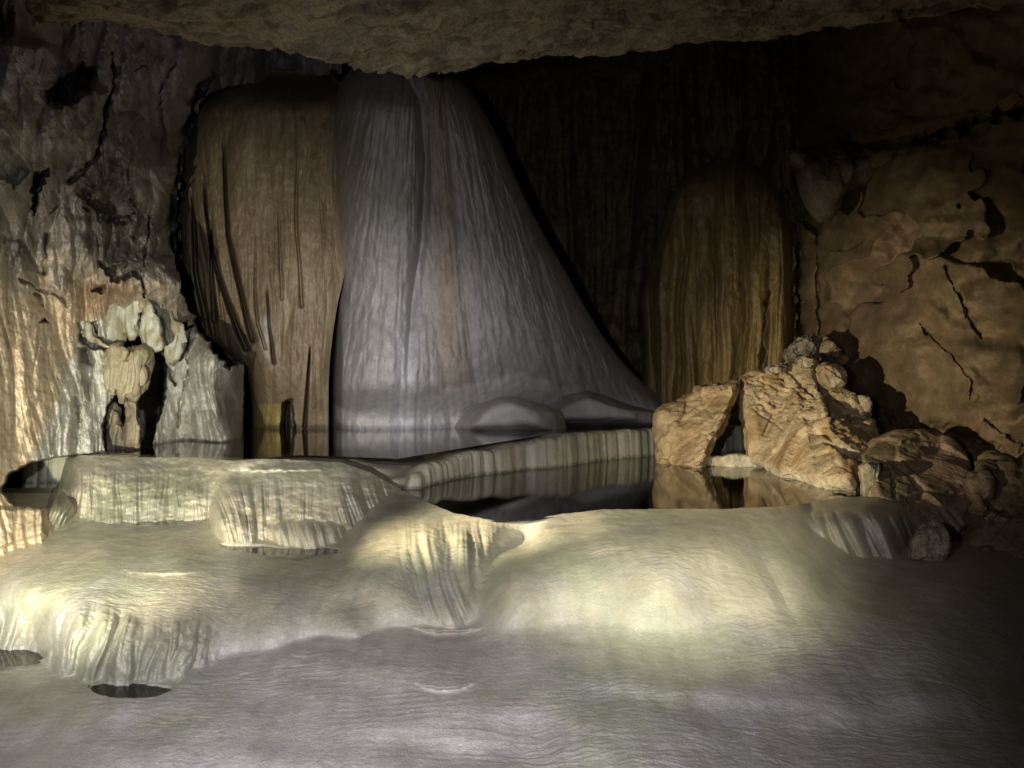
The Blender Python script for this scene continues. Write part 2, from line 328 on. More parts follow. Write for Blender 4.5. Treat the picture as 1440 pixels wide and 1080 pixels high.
def near_sheet():
    xs = np.linspace(-330, 1780, 1250); nr = 760
    top = np.interp(xs, [p[0] for p in RIM], [p[1] for p in RIM]); kk = np.ones(9)/9; top = np.convolve(np.pad(top, 4, mode='edge'), kk, 'valid')+.8*perlin(xs/14, xs*0, 0, 28)
    t = np.linspace(0, 1, nr)[:, None]**.9
    PX = np.broadcast_to(xs, (nr, len(xs))); PY = 1230+(top[None]-1230)*t
    b = (ZC-Zb(PX, PY)-(.04*fbm((PX+PY*1.6)/420, (PY-.15*PX)/110, 0, 2, 29)+.012*perlin(PX/110, PY/45, 0, 30))*sstep(880, 980, PY))*F/np.maximum(PY-540, 20)
    d = Dd(PX, PY); l = DL(PX, PY); r5 = D5(PX, PY)
    # runnels left of the mound
    m = pmask(PX, PY, [(560,735),(640,742),(715,742),(690,775),(668,800),(658,870),(625,880),(590,860),(570,800)], 22, 6)
    u = PX-.10*(PY-760)-.0011*(PY-760)**2+5*perlin(PX/40, PY/60, 0, 5)
    l = l-m*(.055*(lobes(u/34, PY/300, 5, 1.1)-.4)+.014*(lobes(u/9, PY/120, 6)-.4))
    # scalloped front at the left
    m = pmask(PX, PY, [(-340,858),(60,862),(110,855),(200,872),(300,880),(300,990),(-340,990)], 16, 6)
    u = PX+.25*(PY-900)+6*perlin(PX/40, PY/50, 0, 7); l = l-m*(.085*(lobes(u/40, PY/300, 8, .9)-.4)+.025*(lobes(u/12, PY/90, 9, .9)-.4))
    l = l-.010*m*fbm(PX/12, PY/16, 0, 3, 10)
    u = PX-.45*(PY-740); m = sstep(712, 735, PY); r5 = r5-m*(.13*(lobes(u/36, PY/400, 15, .8)-.4)+.03*(lobes(u/10, PY/200, 16)-.4))
    d = d-.012*fbm(PX/90, PY/60, 0, 2, 17)
    u = PX-.6*(PY-760); d = d+.03*sstep(1040, 1100, PX)*(1-lobes(u/55, PY/500, 18, 1))
    l = lips(l, PX, PY, [(232,804,54,.025,16,4),(127,758,44,.02,8,3)])
    b = lips(b, PX, PY, [(630,884,46,.085,34,5),(626,964,34,.075,32,5)])
    D = smin(b, l, .05); ids = np.where(l < b, 1, 0)
    ids = np.where((ids == 1) & inside(PX, PY, [(-400,850),(120,845),(330,880),(330,1100),(-400,1100)]), 2, ids)
    ids = np.where((ids == 1) & inside(PX, PY, [(545,680),(850,680),(850,800),(690,900),(560,900),(560,760)]), 3, ids)
    ids = np.where(d < D, 4, ids); D = smin(D, d, .32)
    ids = np.where(r5 < D, 5, ids); D = smin(D, r5, .04)
    # carve small basins
    P = Pd(PX, PY, D)
    for lb_, pts_ in GOURS:
        pts_ = chaikin(pts_)
        sg, _ = sdf(PX+1.2*perlin(PX/12, PY/6, 0, 25), PY+.8*perlin(PX/10, PY/8, 0, 38), pts_); ins = sg < 0
        zp = P[..., 2][ins].mean()-.004; POOLS.append((lb_, pts_, zp))
        m = sstep(.3, -2.5, sg); dp = .012 if 'tiny' in lb_ else .03; P[..., 2] = P[..., 2]*(1-m)+(zp-dp)*m
        rim = np.exp(-(sg/3.)**2)*(sg > -1); P[..., 2] += .002*rim
    # fold the far edge down behind the rim
    nf = 26; q = np.linspace(0, 1, nf+1)[1:, None]
    fold = np.where((xs > 545) & (xs < 1290), 1, 0)[None]; fold = np.convolve(fold[0], np.ones(21)/21, 'same')[None]
    zt = P[-1, :, 2][None]; De = P[-1, :, 1][None]+q*1.2
    Ze = zt-fold*.2*sstep(0, .45, q)-.02*q
    E = np.stack([(xs[None]-720)/F*De, De, Ze], -1)
    P = np.concatenate([P, E], 0); ids = np.concatenate([ids, np.repeat(ids[-1:], nf, 0)], 0)
    return micro(P), ids
def keep_largest(ids, k):
    m = (ids == k); par = []; runs = []; prev = []
    def find(a):
        while par[a] != a: par[a] = par[par[a]]; a = par[a]
        return a
    for r in range(m.shape[0]):
        row = m[r]
        if not row.any(): prev = []; continue
        e = np.flatnonzero(np.diff(np.concatenate([[0], row.astype(int), [0]]))); cur = []
        for a, b in zip(e[::2], e[1::2]):
            i = len(par); par.append(i); runs.append((r, a, b))
            for (a2, b2, j) in prev:
                if a < b2 and a2 < b: par[find(i)] = find(j)
            cur.append((a, b, i))
        prev = cur
    if not runs: return
    size = {}
    for i, (r, a, b) in enumerate(runs): q = find(i); size[q] = size.get(q, 0)+b-a
    best = max(size, key=size.get)
    for i, (r, a, b) in enumerate(runs):
        if find(i) != best: ids[r, a:b] = 0
def pmask(PX, PY, pts, soft=8, jag=10, f=30, seed=54):
    s, _ = sdf(PX+jag*fbm(PX/f, PY/f, 0, 3, seed), PY+jag*fbm(PX/f, PY/f, 0, 3, seed+7), pts); return sstep(soft, -soft, s)
def emit(P, ids, names, mat=M_floor):
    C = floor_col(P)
    for i, (nm, lb, ct) in enumerate(names):
        keep_largest(ids, i) if i else None
    for i, (nm, lb, ct) in enumerate(names):
        o = grid_obj(nm, P, C, M_mound if nm == 'flowstone_mound' else mat, ids, i)
        if o:
            if nm == 'ground': tag(o, lb, ct, kind='structure')
            else: tag(o, lb, ct)
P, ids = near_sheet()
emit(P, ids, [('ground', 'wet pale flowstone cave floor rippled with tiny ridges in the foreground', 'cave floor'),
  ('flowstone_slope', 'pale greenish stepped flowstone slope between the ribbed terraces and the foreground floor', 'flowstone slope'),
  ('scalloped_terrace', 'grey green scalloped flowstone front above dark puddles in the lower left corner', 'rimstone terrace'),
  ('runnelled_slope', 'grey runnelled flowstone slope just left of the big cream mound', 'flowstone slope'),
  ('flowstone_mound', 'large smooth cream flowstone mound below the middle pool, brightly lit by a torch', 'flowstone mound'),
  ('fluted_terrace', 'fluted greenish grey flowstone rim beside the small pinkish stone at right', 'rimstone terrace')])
# --- ribbed upper terraces at the left
D1 = TPS([(110,641,7.0),(200,640,7.2),(290,641,7.25),(112,652,6.78),(200,653,7.0),(290,653,7.06),(112,665,6.6),(200,668,6.82),(285,668,6.9),(112,680,6.48),(200,683,6.66),(280,683,6.74),(115,698,6.38),(200,700,6.5),(280,700,6.58),(120,722,6.3),(200,722,6.4),(280,722,6.48),(120,790,6.26),(280,790,6.38),
  (97,655,6.95),(94,690,6.75),(100,715,6.5),(104,740,6.4),(88,660,7.8),(84,700,7.6),(92,730,7.0),(90,790,7.0),(306,690,6.7),(306,722,6.6),(325,660,6.85),(345,646,7.0),(400,646,7.15),(480,648,7.4),(560,655,7.6),(400,720,7.2),(560,720,7.8),(480,790,7.6)], 1e-3)
D2 = TPS([(298,742,6.12),(303,722,6.16),(312,700,6.36),(326,682,6.55),(340,668,6.8),(305,790,6.05),(340,694,6.36),(340,720,6.12),(345,790,5.93),(400,652,7.0),(400,665,6.8),(400,680,6.58),(400,697,6.36),(400,715,6.17),(400,738,6.0),(400,790,5.9),(450,656,6.95),(450,672,6.66),(450,690,6.4),(450,712,6.15),(450,790,5.9),(485,684,6.4),(485,705,6.15),(490,740,6.1),(490,790,6.05),
  (515,690,6.65),(520,720,6.4),(530,760,6.5),(548,690,7.0),(560,740,7.2),(285,742,6.9),(290,700,6.95),(300,668,7.0),(340,650,6.95),(400,648,7.1),(450,652,7.1),(520,668,7.0),(560,680,7.3),(280,790,6.8)], 1e-3)
D3 = TPS([(372,742,6.02),(380,736,6.06),(400,733,6.02),(430,729,6.05),(460,731,6.05),(480,738,6.05),(400,740,5.9),(430,740,5.86),(465,745,5.86),(400,790,5.84),(470,790,5.84),(362,745,6.35),(498,745,6.3),(430,716,6.5),(380,720,6.5),(490,722,6.5),(350,790,6.3),(510,790,6.3)], 1e-3)
D4 = TPS([(62,735,6.05),(68,720,6.0),(80,708,6.05),(92,704,6.2),(75,740,5.9),(88,740,6.0),(98,735,6.2),(70,790,5.9),(95,790,6.2),(56,740,6.5),(60,715,6.6),(80,698,6.7),(105,700,6.8),(112,740,6.7),(50,790,6.6)], 1e-3)
def terrace_sheet():
    xs = np.arange(52, 566, 1.0); nr = 300
    top = np.interp(xs, [52,62,80,90,97,110,200,300,345,400,480,520,548,566], [712,704,698,655,646,640.5,639.5,641,645,646,650,664,680,689]); top = np.convolve(np.pad(top, 2, mode='edge'), np.ones(5)/5, 'valid')+.5*perlin(xs/8, xs*0, 0, 28)
    t = np.linspace(0, 1, nr)[:, None]; PX = np.broadcast_to(xs, (nr, len(xs))); PY = 795+(top[None]-795)*t
    w1 = PX+4*perlin(PX/30, PY/40, 0, 3)
    curl = sstep(150, 95, PX)
    u = w1+curl*(.004*(PY-690)**2)
    f = lambda u, k: .10*(lobes(u/34, PY/300, 11+k, .9)-.4)+.045*(lobes(u/12.5, PY/160, 12+k, .85)-.4)+.016*(lobes(u/5, PY/90, 13+k)-.4)
    m1 = .8*sstep(645, 700, PY); m2 = .8*sstep(660, 720, PY)
    a = D1(PX, PY)-m1*(f(u, 0)+curl*.10*(lobes(u/10, PY/300, 19, .6)-.4)); b = D2(PX, PY)-m2*f(PX-.5*(PY-700)*sstep(380, 300, PX)-.35*(PY-700)*sstep(430, 500, PX), 4); c = D3(PX, PY)-f(PX-.3*(PY-740), 8)*.6*sstep(730, 742, PY); e = D4(PX, PY)-.07*(lobes((PX+.5*(PY-720))/9, PY/200, 20, .7)-.4)
    a = a-.03*fbm(PX/30, PY/18, 0, 3, 23); b = b-.03*fbm(PX/30, PY/18, 0, 3, 24)
    b = lips(b, PX, PY, [(395,661,60,.06,7,1)]); a = lips(a, PX, PY, [(430,652,60,.08,6,0)])
    D = smin(a, b, .10); ids = np.where(b < a, 1, 0)
    ids = np.where(c < D, 2, ids); D = smin(D, c, .03); ids = np.where(e < D, 3, ids); D = smin(D, e, .03)
    P = Pd(PX, PY, D); nf = 14; q = np.linspace(0, 1, nf+1)[1:, None]; De = P[-1, :, 1][None]+q*1.0
    E = np.stack([(xs[None]-720)/F*De, De, P[-1, :, 2][None]-.05*q+0*De], -1)
    P = np.concatenate([P, E], 0); ids = np.concatenate([ids, np.repeat(ids[-1:], nf, 0)], 0); return micro(P), ids
P, ids = terrace_sheet()
emit(P, ids, [('rimstone_terrace', 'long cream terrace front with fine vertical ribs below the white alcove', 'rimstone terrace'),
  ('flowstone_lobe', 'bulging cream fluted flowstone lobe at the right end of the ribbed terrace front', 'flowstone'),
  ('flowstone_lip', 'small low cream flowstone lip at the foot of the bulging fluted lobe', 'flowstone'),
  ('flowstone_curl', 'small ribbed flowstone curl at the far left end of the ribbed terrace', 'flowstone')])
# --- high plateau and the long diagonal dam, a height field in plan
crest = [W(*p) for p in [(60,630,.93),(200,630,.93),(300,632,.93),(400,636,.90),(480,640,.84),(520,655,.74),(545,672,.65),(563,683,.60),(585,664,.73),(607,650,.79),(663,633,.85),(730,621,.905),(765,616,.935),(800,609,.972),(860,605,.965),(923,602,.955),(1010,600,.95)]]
def plateau():
    xs = np.linspace(0, 1250, 1100); nr = 620
    poly = [(p[0], p[1]) for p in crest]+[(9, 14), (9, 24), (-12, 24), (-8, 13.5), (-5.3, 9.2)]
    cp = [(p[0], p[1]) for p in crest]; cz = [p[2] for p in crest]
    def hf(X, Y):
        s, t = sdf(X, Y, poly); fd, _ = seg_dist(X, Y, cp)
        s = s-.09*perlin(X*1.3, Y*1.3, 0, 22)-.035*perlin(X*4, Y*4, 0, 21)-.012*perlin(X*11, Y*11, 0, 20)
        m = sstep(-.15, .02, s); s = s-m*(.04*(lobes(t*3.0+.5*perlin(X*1.5, Y*1.5), s*1.2, 11, 1)-.4)+.016*(lobes(t*8+.6*perlin(t*2,s*0,0,2), s*2, 12, 1)-.4)+.004*(lobes(t*25, s*2, 14, 1)-.4))
        top = idw(X, Y, cp, cz, 3)+.022*perlin(X*2.2, Y*2.2, 0, 19); u = np.maximum(s, 0)/.08
        drop = np.where(u < .97, .08*(1-np.sqrt(np.maximum(1-u*u, 0))), .0606+(u-.97)*.08*12)
        z = top-drop-(.05*sstep(.05, .45, fd))*(s < 0)+.010*fbm(X*2, Y*2, 0, 3, 26)
        return np.maximum(z, .40)
    cc = np.arange(0, len(xs), 5); rad = np.exp(np.linspace(math.log(7.0), math.log(23.5), 1700))
    A, Dm = np.meshgrid(xs[cc], rad); h = hf((A-720)/F*Dm, Dm); py = (ZC-h)/Dm*F
    w_ = np.sqrt(np.diff(py, axis=0)**2+(np.diff(np.log(Dm), axis=0)*60)**2)
    for _ in range(2):
        kk = 9; pw_ = np.pad(w_, ((0, 0), (kk//2+1, kk//2)), mode='edge'); cs = np.cumsum(pw_, 1); w_ = (cs[:, kk:]-cs[:, :-kk])/kk
    cum = np.vstack([np.zeros(len(cc)), np.cumsum(w_, 0)]); cum /= cum[-1]
    tt = np.linspace(0, 1, nr); RR = np.stack([np.interp(tt, cum[:, i], rad) for i in range(len(cc))], 1)
    Rf = np.stack([np.interp(xs, xs[cc], RR[r]) for r in range(nr)], 0); X = (xs[None]-720)/F*Rf
    return micro(np.stack([X, Rf, hf(X, Rf)], -1))
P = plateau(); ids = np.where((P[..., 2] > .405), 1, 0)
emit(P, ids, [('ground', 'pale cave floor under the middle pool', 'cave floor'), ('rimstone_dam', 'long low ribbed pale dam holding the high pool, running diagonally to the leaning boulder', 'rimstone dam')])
del P, ids

def pool(pts, z, mat, label):
    q = [W(a, b, z) for a, b in pts] if len(pts[0]) == 2 else pts
    me = bpy.data.meshes.new('water'); bm = bmesh.new()
    c = np.mean([(p[0], p[1]) for p in q], 0)
    f = bm.faces.new([bm.verts.new((p[0]-c[0], p[1]-c[1], 0)) for p in q])
    if f.calc_area() > 0 and f.normal.z < 0: f.normal_flip()
    bm.normal_update()
    if f.normal.z < 0: f.normal_flip()
    bm.to_mesh(me); bm.free(); me.materials.append(mat)
    o = bpy.data.objects.new('water', me); COL.objects.link(o); o.location = (c[0], c[1], z)
    return tag(o, label, 'pool water', kind='structure')
pool([(104,643),(150,643),(270,643),(330,648),(420,640),(560,645),(663,628),(720,619),(765,612),(810,607),(860,604),(925,601),(1010,600),(1400,572),(1400,560),(-100,560),(-100,600)], .942, M_water, 'still dark water of the high pool behind the long rimstone rim')
q = [(560,684),(568,691),(640,724),(700,735),(750,732),(800,724),(850,718.5),(1020,718),(1090,715),(1150,706),(1232,701)]
for lb_, pts_, zp in POOLS:
    c = np.mean(pts_, 0); ex = [(c[0]+(x-c[0])*(1+5/(abs(x-c[0])+6)), c[1]+(y-c[1])*(1+2.5/(abs(y-c[1])+3))) for x, y in pts_]
    pool([W(a, b, zp) for a, b in ex], zp, M_shallow if 'thin' in lb_ else M_mid, lb_)
pool([W(a, b, .575) for a, b in q]+[(4.0,7.6,.575),(4.6,9.5,.575),(4.4,12.4,.575),(1.0,12.4,.575),(-.9,8.6,.575)], .575, M_water, 'dark mirror-like middle pool in front of the ribbed dam and the boulders')
# ------------------------------------------------------------------ left wall (one rock face, split where its formations change)
def crack(D, PX, PY, pts, w, dep):
    d, _ = seg_dist(PX+3.5*fbm(PX/16, PY/16, 0, 3, 51), PY+3.5*fbm(PX/16, PY/16, 0, 3, 57), pts)
    ww = w*np.clip(.75+1.1*perlin(PX/18, PY/18, 0, 58), .15, 1.5); return D+dep*np.exp(-(d/ww)**2)*np.clip(1+1.2*perlin(PX/26, PY/26, 0, 59), .2, 1.3)
def groove(D, PX, PY, pts, w, dep):
    d, _ = seg_dist(PX+2.5*perlin(PX/40, PY/90, 0, 56), PY, pts); t = np.clip((PY-pts[0][1])/(pts[-1][1]-pts[0][1]+1e-6), 0, 1); return D+dep*np.exp(-(d/(w*(.35+.65*t)))**2)*sstep(0, .25, t)
def hole(D, PX, PY, pts, dep, soft=3, jag=3):
    s, _ = sdf(PX+jag*perlin(PX/9, PY/9, 0, 52)*2, PY+jag*perlin(PX/9, PY/9, 0, 53)*2, pts); return D+dep*sstep(soft, -soft, s)
def pig(C, m, c): m = np.clip(m, 0, 1)[..., None]; return C*(1-m)+np.array(c)*m
def pmask(PX, PY, pts, soft=8, jag=10, f=30, seed=54):
    s, _ = sdf(PX+jag*fbm(PX/f, PY/f, 0, 3, seed), PY+jag*fbm(PX/f, PY/f, 0, 3, seed+7), pts); return sstep(soft, -soft, s)

xs = np.arange(-170, 482, 1.15); ys = np.arange(-40, 790, 1.2)
PX, PY = np.meshgrid(xs, ys)
LW = TPS([(-170,50,3.6),(-170,300,3.7),(-170,600,3.7),(-170,790,3.8),(0,0,5.1),(0,60,5.2),(0,250,5.4),(0,400,5.9),(0,550,5.75),(0,640,5.65),(0,715,5.6),(0,790,5.3),
 (100,60,6.6),(100,150,6.5),(100,250,6.9),(100,400,7.3),(100,480,7.2),(100,560,7.0),(90,640,6.8),(60,720,5.9),(60,790,5.5),(150,300,7.9),(150,790,7),(180,80,7.9),(180,200,7.8),(180,450,8.1),(180,560,8.0),(180,640,7.8),
 (300,200,13.2),(300,330,13.4),(330,410,13.4),(370,500,13.4),(375,600,13.4),(400,250,13.8),(240,95,8.7),(230,250,8.6),(260,400,8.7),(260,480,9.0),(260,560,9.05),(260,625,9.1),(340,110,12.6),(340,500,9.6),(335,610,9.5),(470,110,13.4),(470,400,13),(480,600,12),(300,790,9),(480,790,12)])
wx = PX+10*fbm(PX/60, PY/90, 0, 3, 60)
D = LW(PX, PY)
up = sstep(430, 330, PY+30*fbm(PX/50, PY/50, 0, 3, 61)-.15*PX)           # rough upper wall
low = 1-up
sc_ = D/8.0
D = D - up*sc_*(.38*lobes(wx/80, PY/300, 62)+.14*lobes(wx/27, PY/120, 63)+.11*fbm(PX/34, PY/60, 0, 5, 64)+.025*ridge(PX/15, PY/26, 0, 3, 65))
lf = sstep(150, 60, PX)                                                    # rippled cream flowstone at far left
slx = PX-.28*(PY-560)*sstep(560,300,PY)
fl2 = PX+.10*(700-PY)+14*perlin(PX/50, PY/120, 0, 66)
D = D - low*sc_*(.16*lobes(fl2/48, PY/420, 67, 1)+.045*lobes(fl2/17, PY/150, 68, 1)+.014*lobes(fl2/7, PY/80, 69, 1)+.035*fbm(PX/14, PY/18, 0, 4, 70))
# overhanging block, ledges and clefts of the upper left
D = D - .55*pmask(PX, PY, [(-200,60),(60,60),(150,130),(120,200),(60,240),(40,243),(10,205),(0,190),(-200,180)], 7, 4)
D = hole(D, PX, PY, [(-60,200),(0,198),(22,215),(40,243),(20,262),(0,250),(-60,240)], .25)
D = hole(D, PX, PY, [(50,243),(66,240),(54,270),(49,300),(45,268)], .7)
D = hole(D, PX, PY, [(60,130),(115,88),(132,105),(128,125),(100,145),(75,150)], .55, 6)
for pts, w, d in [(a_, b_*.8, c_*.55) if a_[0] != (300,105) else (a_, b_, c_) for a_, b_, c_ in [([(158,75),(160,122),(150,150),(145,190),(132,225),(100,255)],4.5,.6),([(245,90),(225,130),(228,170),(232,190),(225,212)],3,.35),([(205,90),(190,100)],2,.2),
    ([(235,105),(238,130),(222,150)],2.5,.2),([(300,105),(275,145),(258,190),(248,250),(240,320),(243,350),(245,370)],8,1.3),([(210,305),(208,340),(200,380),(204,420)],2.5,.4),
    ([(82,250),(83,285),(72,300)],2.5,.25),([(65,330),(62,385)],3,.3),([(50,410),(60,430)],3.5,.4),([(30,395),(85,418),(92,430)],3,.2),([(0,330),(30,340),(60,385)],5,.15)]]:
    D = crack(D, PX, PY, pts, w, d*1.1)
D = hole(D, PX, PY, [(115,270),(150,262),(185,270),(188,300),(165,312),(130,290)], .35, 10, 6)
D = hole(D, PX, PY, [(140,368),(160,378),(185,370),(196,385),(160,395),(150,382)], .4, 4)
D = hole(D, PX, PY, [(57,453),(62,446),(68,453)], .4, 2, 1); D = hole(D, PX, PY, [(128,408),(146,402),(143,412)], .4, 3, 2)
# the alcove: recess behind the hanging draperies
D = hole(D, PX, PY, [(168,470),(178,468),(188,480),(196,440),(201,432),(205,455),(210,480),(222,498),(232,505),(232,560),(222,590),(212,625),(198,640),(188,640),(150,635),(146,600),(152,575),(160,560),(205,520),(170,502)], 4.5, 2.5, 1.2)
D = hole(D, PX, PY, [(112,468),(135,480),(152,487),(150,492),(128,490),(112,480)], .6, 2, 2); D = hole(D, PX, PY, [(128,455),(136,452),(138,475),(162,492),(156,494),(140,484),(128,470)], .6, 2, 1.5)
D = hole(D, PX, PY, [(110,455),(116,452),(118,462),(113,466)], .5, 2, 1)
D = hole(D, PX, PY, [(112,490),(122,488),(130,505),(126,560),(118,540)], .28, 4, 1)
D = hole(D, PX, PY, [(345,500),(358,505),(358,640),(342,640)], 5, 2.5, 1)
D = hole(D, PX, PY, [(285,430),(300,462),(318,480),(336,500),(334,512),(322,518),(300,492),(284,470),(270,458)], 4, 2.5, 3)
D = hole(D, PX, PY, [(253,455),(262,452),(264,462),(257,464)], .6, 2, 1)
for pts, w, d in [([(226,505),(238,525),(246,540)],2.5,.3),([(228,430),(232,478)],2,.15),([(265,460),(262,520),(250,600)],2,.14),([(107,645),(112,600),(108,560)],3,.12),([(82,600),(68,655),(62,700)],3,.12)]:
    D = crack(D, PX, PY, pts, w, d)
# low undercut at the wall foot
D = hole(D, PX, PY, [(2,690),(14,667),(45,651),(110,641),(170,640),(170,712),(62,712),(20,708)], 4, 3, 1)
D = D - .10*pmask(PX, PY, [(-60,712),(60,715),(62,750),(-60,790)], 4, 2)
PXw, PYw = PX, PY
C = np.zeros(PX.shape+(3,))+np.array([.40, .36, .31])
tx = PX+12*fbm(PX/40, PY/40, 0, 3, 80)
st = fbm(fl2/9, PY/110, 0, 4, 71)
C = pig(C, low*sstep(300, 200, PX), [.62, .51, .35])
C = pig(C, low*sstep(.0, .5, st)*.45, [.46, .33, .19])
C = pig(C, pmask(PX, PY, [(105,470),(150,440),(185,440),(215,430),(262,455),(330,510),(345,520),(345,660),(40,660),(80,560),(100,500)], 12, 8), [.62, .62, .54])
C = pig(C, sstep(.1, .5, st)*pmask(PX, PY, [(80,470),(350,470),(350,660),(60,660)], 12, 8)*.45, [.42, .38, .27])
C = pig(C, pmask(PX, PY, [(280,480),(345,500),(345,600),(255,600),(270,540)], 8, 8)*.35*sstep(-.2,.3,fbm(PX/18,PY/18,0,3,72)), [.2, .19, .14])
C = pig(C, pmask(PX, PY, [(242,577),(345,577),(345,660),(242,660)], 1.5, 1)*.5, [.33, .3, .25])
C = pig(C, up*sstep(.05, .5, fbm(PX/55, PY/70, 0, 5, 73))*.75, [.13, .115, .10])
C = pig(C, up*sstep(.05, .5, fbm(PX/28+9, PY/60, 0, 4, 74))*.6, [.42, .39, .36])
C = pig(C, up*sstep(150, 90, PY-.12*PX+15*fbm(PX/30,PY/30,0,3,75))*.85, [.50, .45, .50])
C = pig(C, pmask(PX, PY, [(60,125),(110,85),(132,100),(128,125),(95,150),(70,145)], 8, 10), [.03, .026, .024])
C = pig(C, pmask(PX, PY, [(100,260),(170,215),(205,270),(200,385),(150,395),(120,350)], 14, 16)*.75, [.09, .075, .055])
C = pig(C, pmask(PX, PY, [(70,165),(86,160),(80,205),(66,215)], 4, 4)*.8, [.5, .47, .42])
C = pig(C, pmask(PX, PY, [(118,400),(200,395),(170,440),(110,450)], 8, 8)*.7, [.33, .21, .12])
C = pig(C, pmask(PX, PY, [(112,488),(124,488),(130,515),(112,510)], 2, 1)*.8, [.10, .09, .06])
C = pig(C, pmask(PX, PY, [(0,205),(40,240),(30,275),(5,262),(-60,250),(-60,200)], 2, 2)*.8, [.42, .43, .40])
wid = np.zeros(PX.shape, int)
wid[inside(PX+8*perlin(PX/25, PY/25, 0, 81), PY+8*perlin(PX/25, PY/25, 0, 82), [(-200,345),(60,380),(112,450),(105,480),(85,560),(62,640),(110,640),(200,640),(200,900),(-200,900)])] = 1
wid[inside(PX+3*perlin(PX/25, PY/25, 0, 81), PY+3*perlin(PX/25, PY/25, 0, 82), [(105,480),(112,450),(200,425),(216,420),(214,700),(62,700),(62,640),(85,560)])] = 2
wid[inside(PX+3*perlin(PX/25, PY/25, 0, 81), PY+3*perlin(PX/25, PY/25, 0, 82), [(214,425),(262,450),(346,505),(348,700),(214,700)])] = 3
jx = PX+5*fbm(PX/22, PY/22, 0, 3, 84); wid[inside(jx, PY, [(345,118),(318,122),(292,132),(275,160),(257,220),(247,300),(247,360),(255,412),(268,440),(286,452),(305,478),(325,505),(346,514),(353,524),(353,900),(700,900),(700,100),(480,103),(400,110)])] = 9
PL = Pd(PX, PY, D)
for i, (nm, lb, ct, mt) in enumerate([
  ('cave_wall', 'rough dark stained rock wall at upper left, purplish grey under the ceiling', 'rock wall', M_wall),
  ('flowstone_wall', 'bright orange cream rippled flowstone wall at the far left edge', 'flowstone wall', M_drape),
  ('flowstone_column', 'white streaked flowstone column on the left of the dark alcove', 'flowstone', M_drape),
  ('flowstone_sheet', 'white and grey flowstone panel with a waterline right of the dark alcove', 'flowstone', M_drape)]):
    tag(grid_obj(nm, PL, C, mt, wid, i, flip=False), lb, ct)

# ------------------------------------------------------------------ hanging draperies of the alcove
def flutedisp(amp, fx, seed, fz=.25, extra=.014):
    def f(V, N):
        return amp*(lobes(V[:, 0]*fx+.4*perlin(V[:, 0]*3, V[:, 2]*2), V[:, 2]*fx*fz, seed)-.4)+extra*fbm(V[:, 0]*18, V[:, 1]*18, V[:, 2]*10, 4, seed+2)
    return f
def flat_col(c, c2=None, f=4, seed=90, thr=.1):
    def g(V, N):
        C = np.zeros(V.shape)+np.array(c)
        if c2 is not None: C = pig(C, sstep(thr-.2, thr+.3, fbm(V[:, 0]*f, V[:, 1]*f, V[:, 2]*f*.4, 4, seed)), c2)
        return C
    return g
cw = flat_col([.52,.53,.43],[.33,.29,.18],9,thr=0)
def S(name, pts, D, label, cat, fr=.12, bk=.15, inf=.75, vox=.014, sm=2, amp=.02, fx=8, col=cw, mat=None, group=None, seed=91):
    return solid(name, [([(x, y, D if np.isscalar(D) else D(x, y)) for x, y in pts], fr, bk, inf, .9)], vox, sm, flutedisp(amp, fx, seed), col, mat or M_drape, label, cat, group)
S('stone_drapery', [(204,426),(208,420),(215,432),(222,446),(229,468),(231,484),(226,492),(218,496),(212,501),(206,500),(201,488),(197,470),(198,445)], 7.75, 'smooth pale tongue-shaped drapery hanging over the dark alcove', 'drapery', amp=.035, fx=7, inf=.82, fr=.08, sm=2)
S('stone_drapery', [(136,440),(150,424),(164,415),(182,413),(196,418),(203,427),(199,438),(194,448),(192,466),(184,477),(178,470),(173,452),(171,462),(174,474),(167,487),(162,483),(156,486),(152,470),(149,486),(141,478),(137,460),(133,468),(130,452)], 7.8, 'cream folded curtain of draperies just left of the pale tongue', 'drapery', amp=.07, fx=8, fr=.06, inf=.9, sm=1)
S('stone_drapery', [(112,454),(118,450),(126,456),(131,470),(142,480),(156,490),(146,489),(128,479),(118,470)], 7.5, 'small white drapery stub at the upper left corner of the alcove', 'drapery', amp=.03, fx=9, inf=.85, fr=.05, sm=1)
S('stone_drapery', [(212,424),(224,414),(240,413),(245,424),(243,446),(256,458),(262,480),(250,500),(240,512),(233,498),(228,486),(226,462),(220,444)], 8.3, 'thin greenish drapery behind the pale tongue under a curled white ridge', 'drapery', amp=.06, fx=8, inf=.9, fr=.05, sm=1)
b_ = S('hanging_flowstone', [(143,516),(152,506),(160,503),(172,500),(184,494),(200,491),(207,497),(210,512),(208,530),(204,545),(196,553),(190,566),(184,560),(177,557),(172,566),(168,556),(161,548),(156,560),(150,548),(145,556),(141,536)], 7.6, 'tan bulbous fluted flowstone cluster hanging in the middle of the alcove', 'hanging flowstone', fr=.14, bk=.3, amp=.09, fx=9, inf=.72, vox=.012, sm=1, col=flat_col([.40,.35,.23],[.30,.24,.14],5))
S('stone_column', [(172,556),(193,558),(190,575),(191,588),(196,605),(194,632),(181,636),(176,610),(181,590),(178,572)], 7.8, 'thin tan stem standing under the hanging cluster in the alcove', 'stone column', amp=.04, fx=9, sm=1, vox=.012, col=flat_col([.40,.34,.22],[.25,.2,.13]))
S('stone_column', [(152,578),(158,570),(165,578),(166,592),(172,600),(174,612),(179,625),(176,642),(146,642),(149,618),(147,600),(153,592)], 7.9, 'squat rough brown stump at the bottom left of the alcove', 'stone column', amp=.07, fx=7, sm=1, vox=.012, col=flat_col([.33,.28,.19],[.18,.15,.11],6))
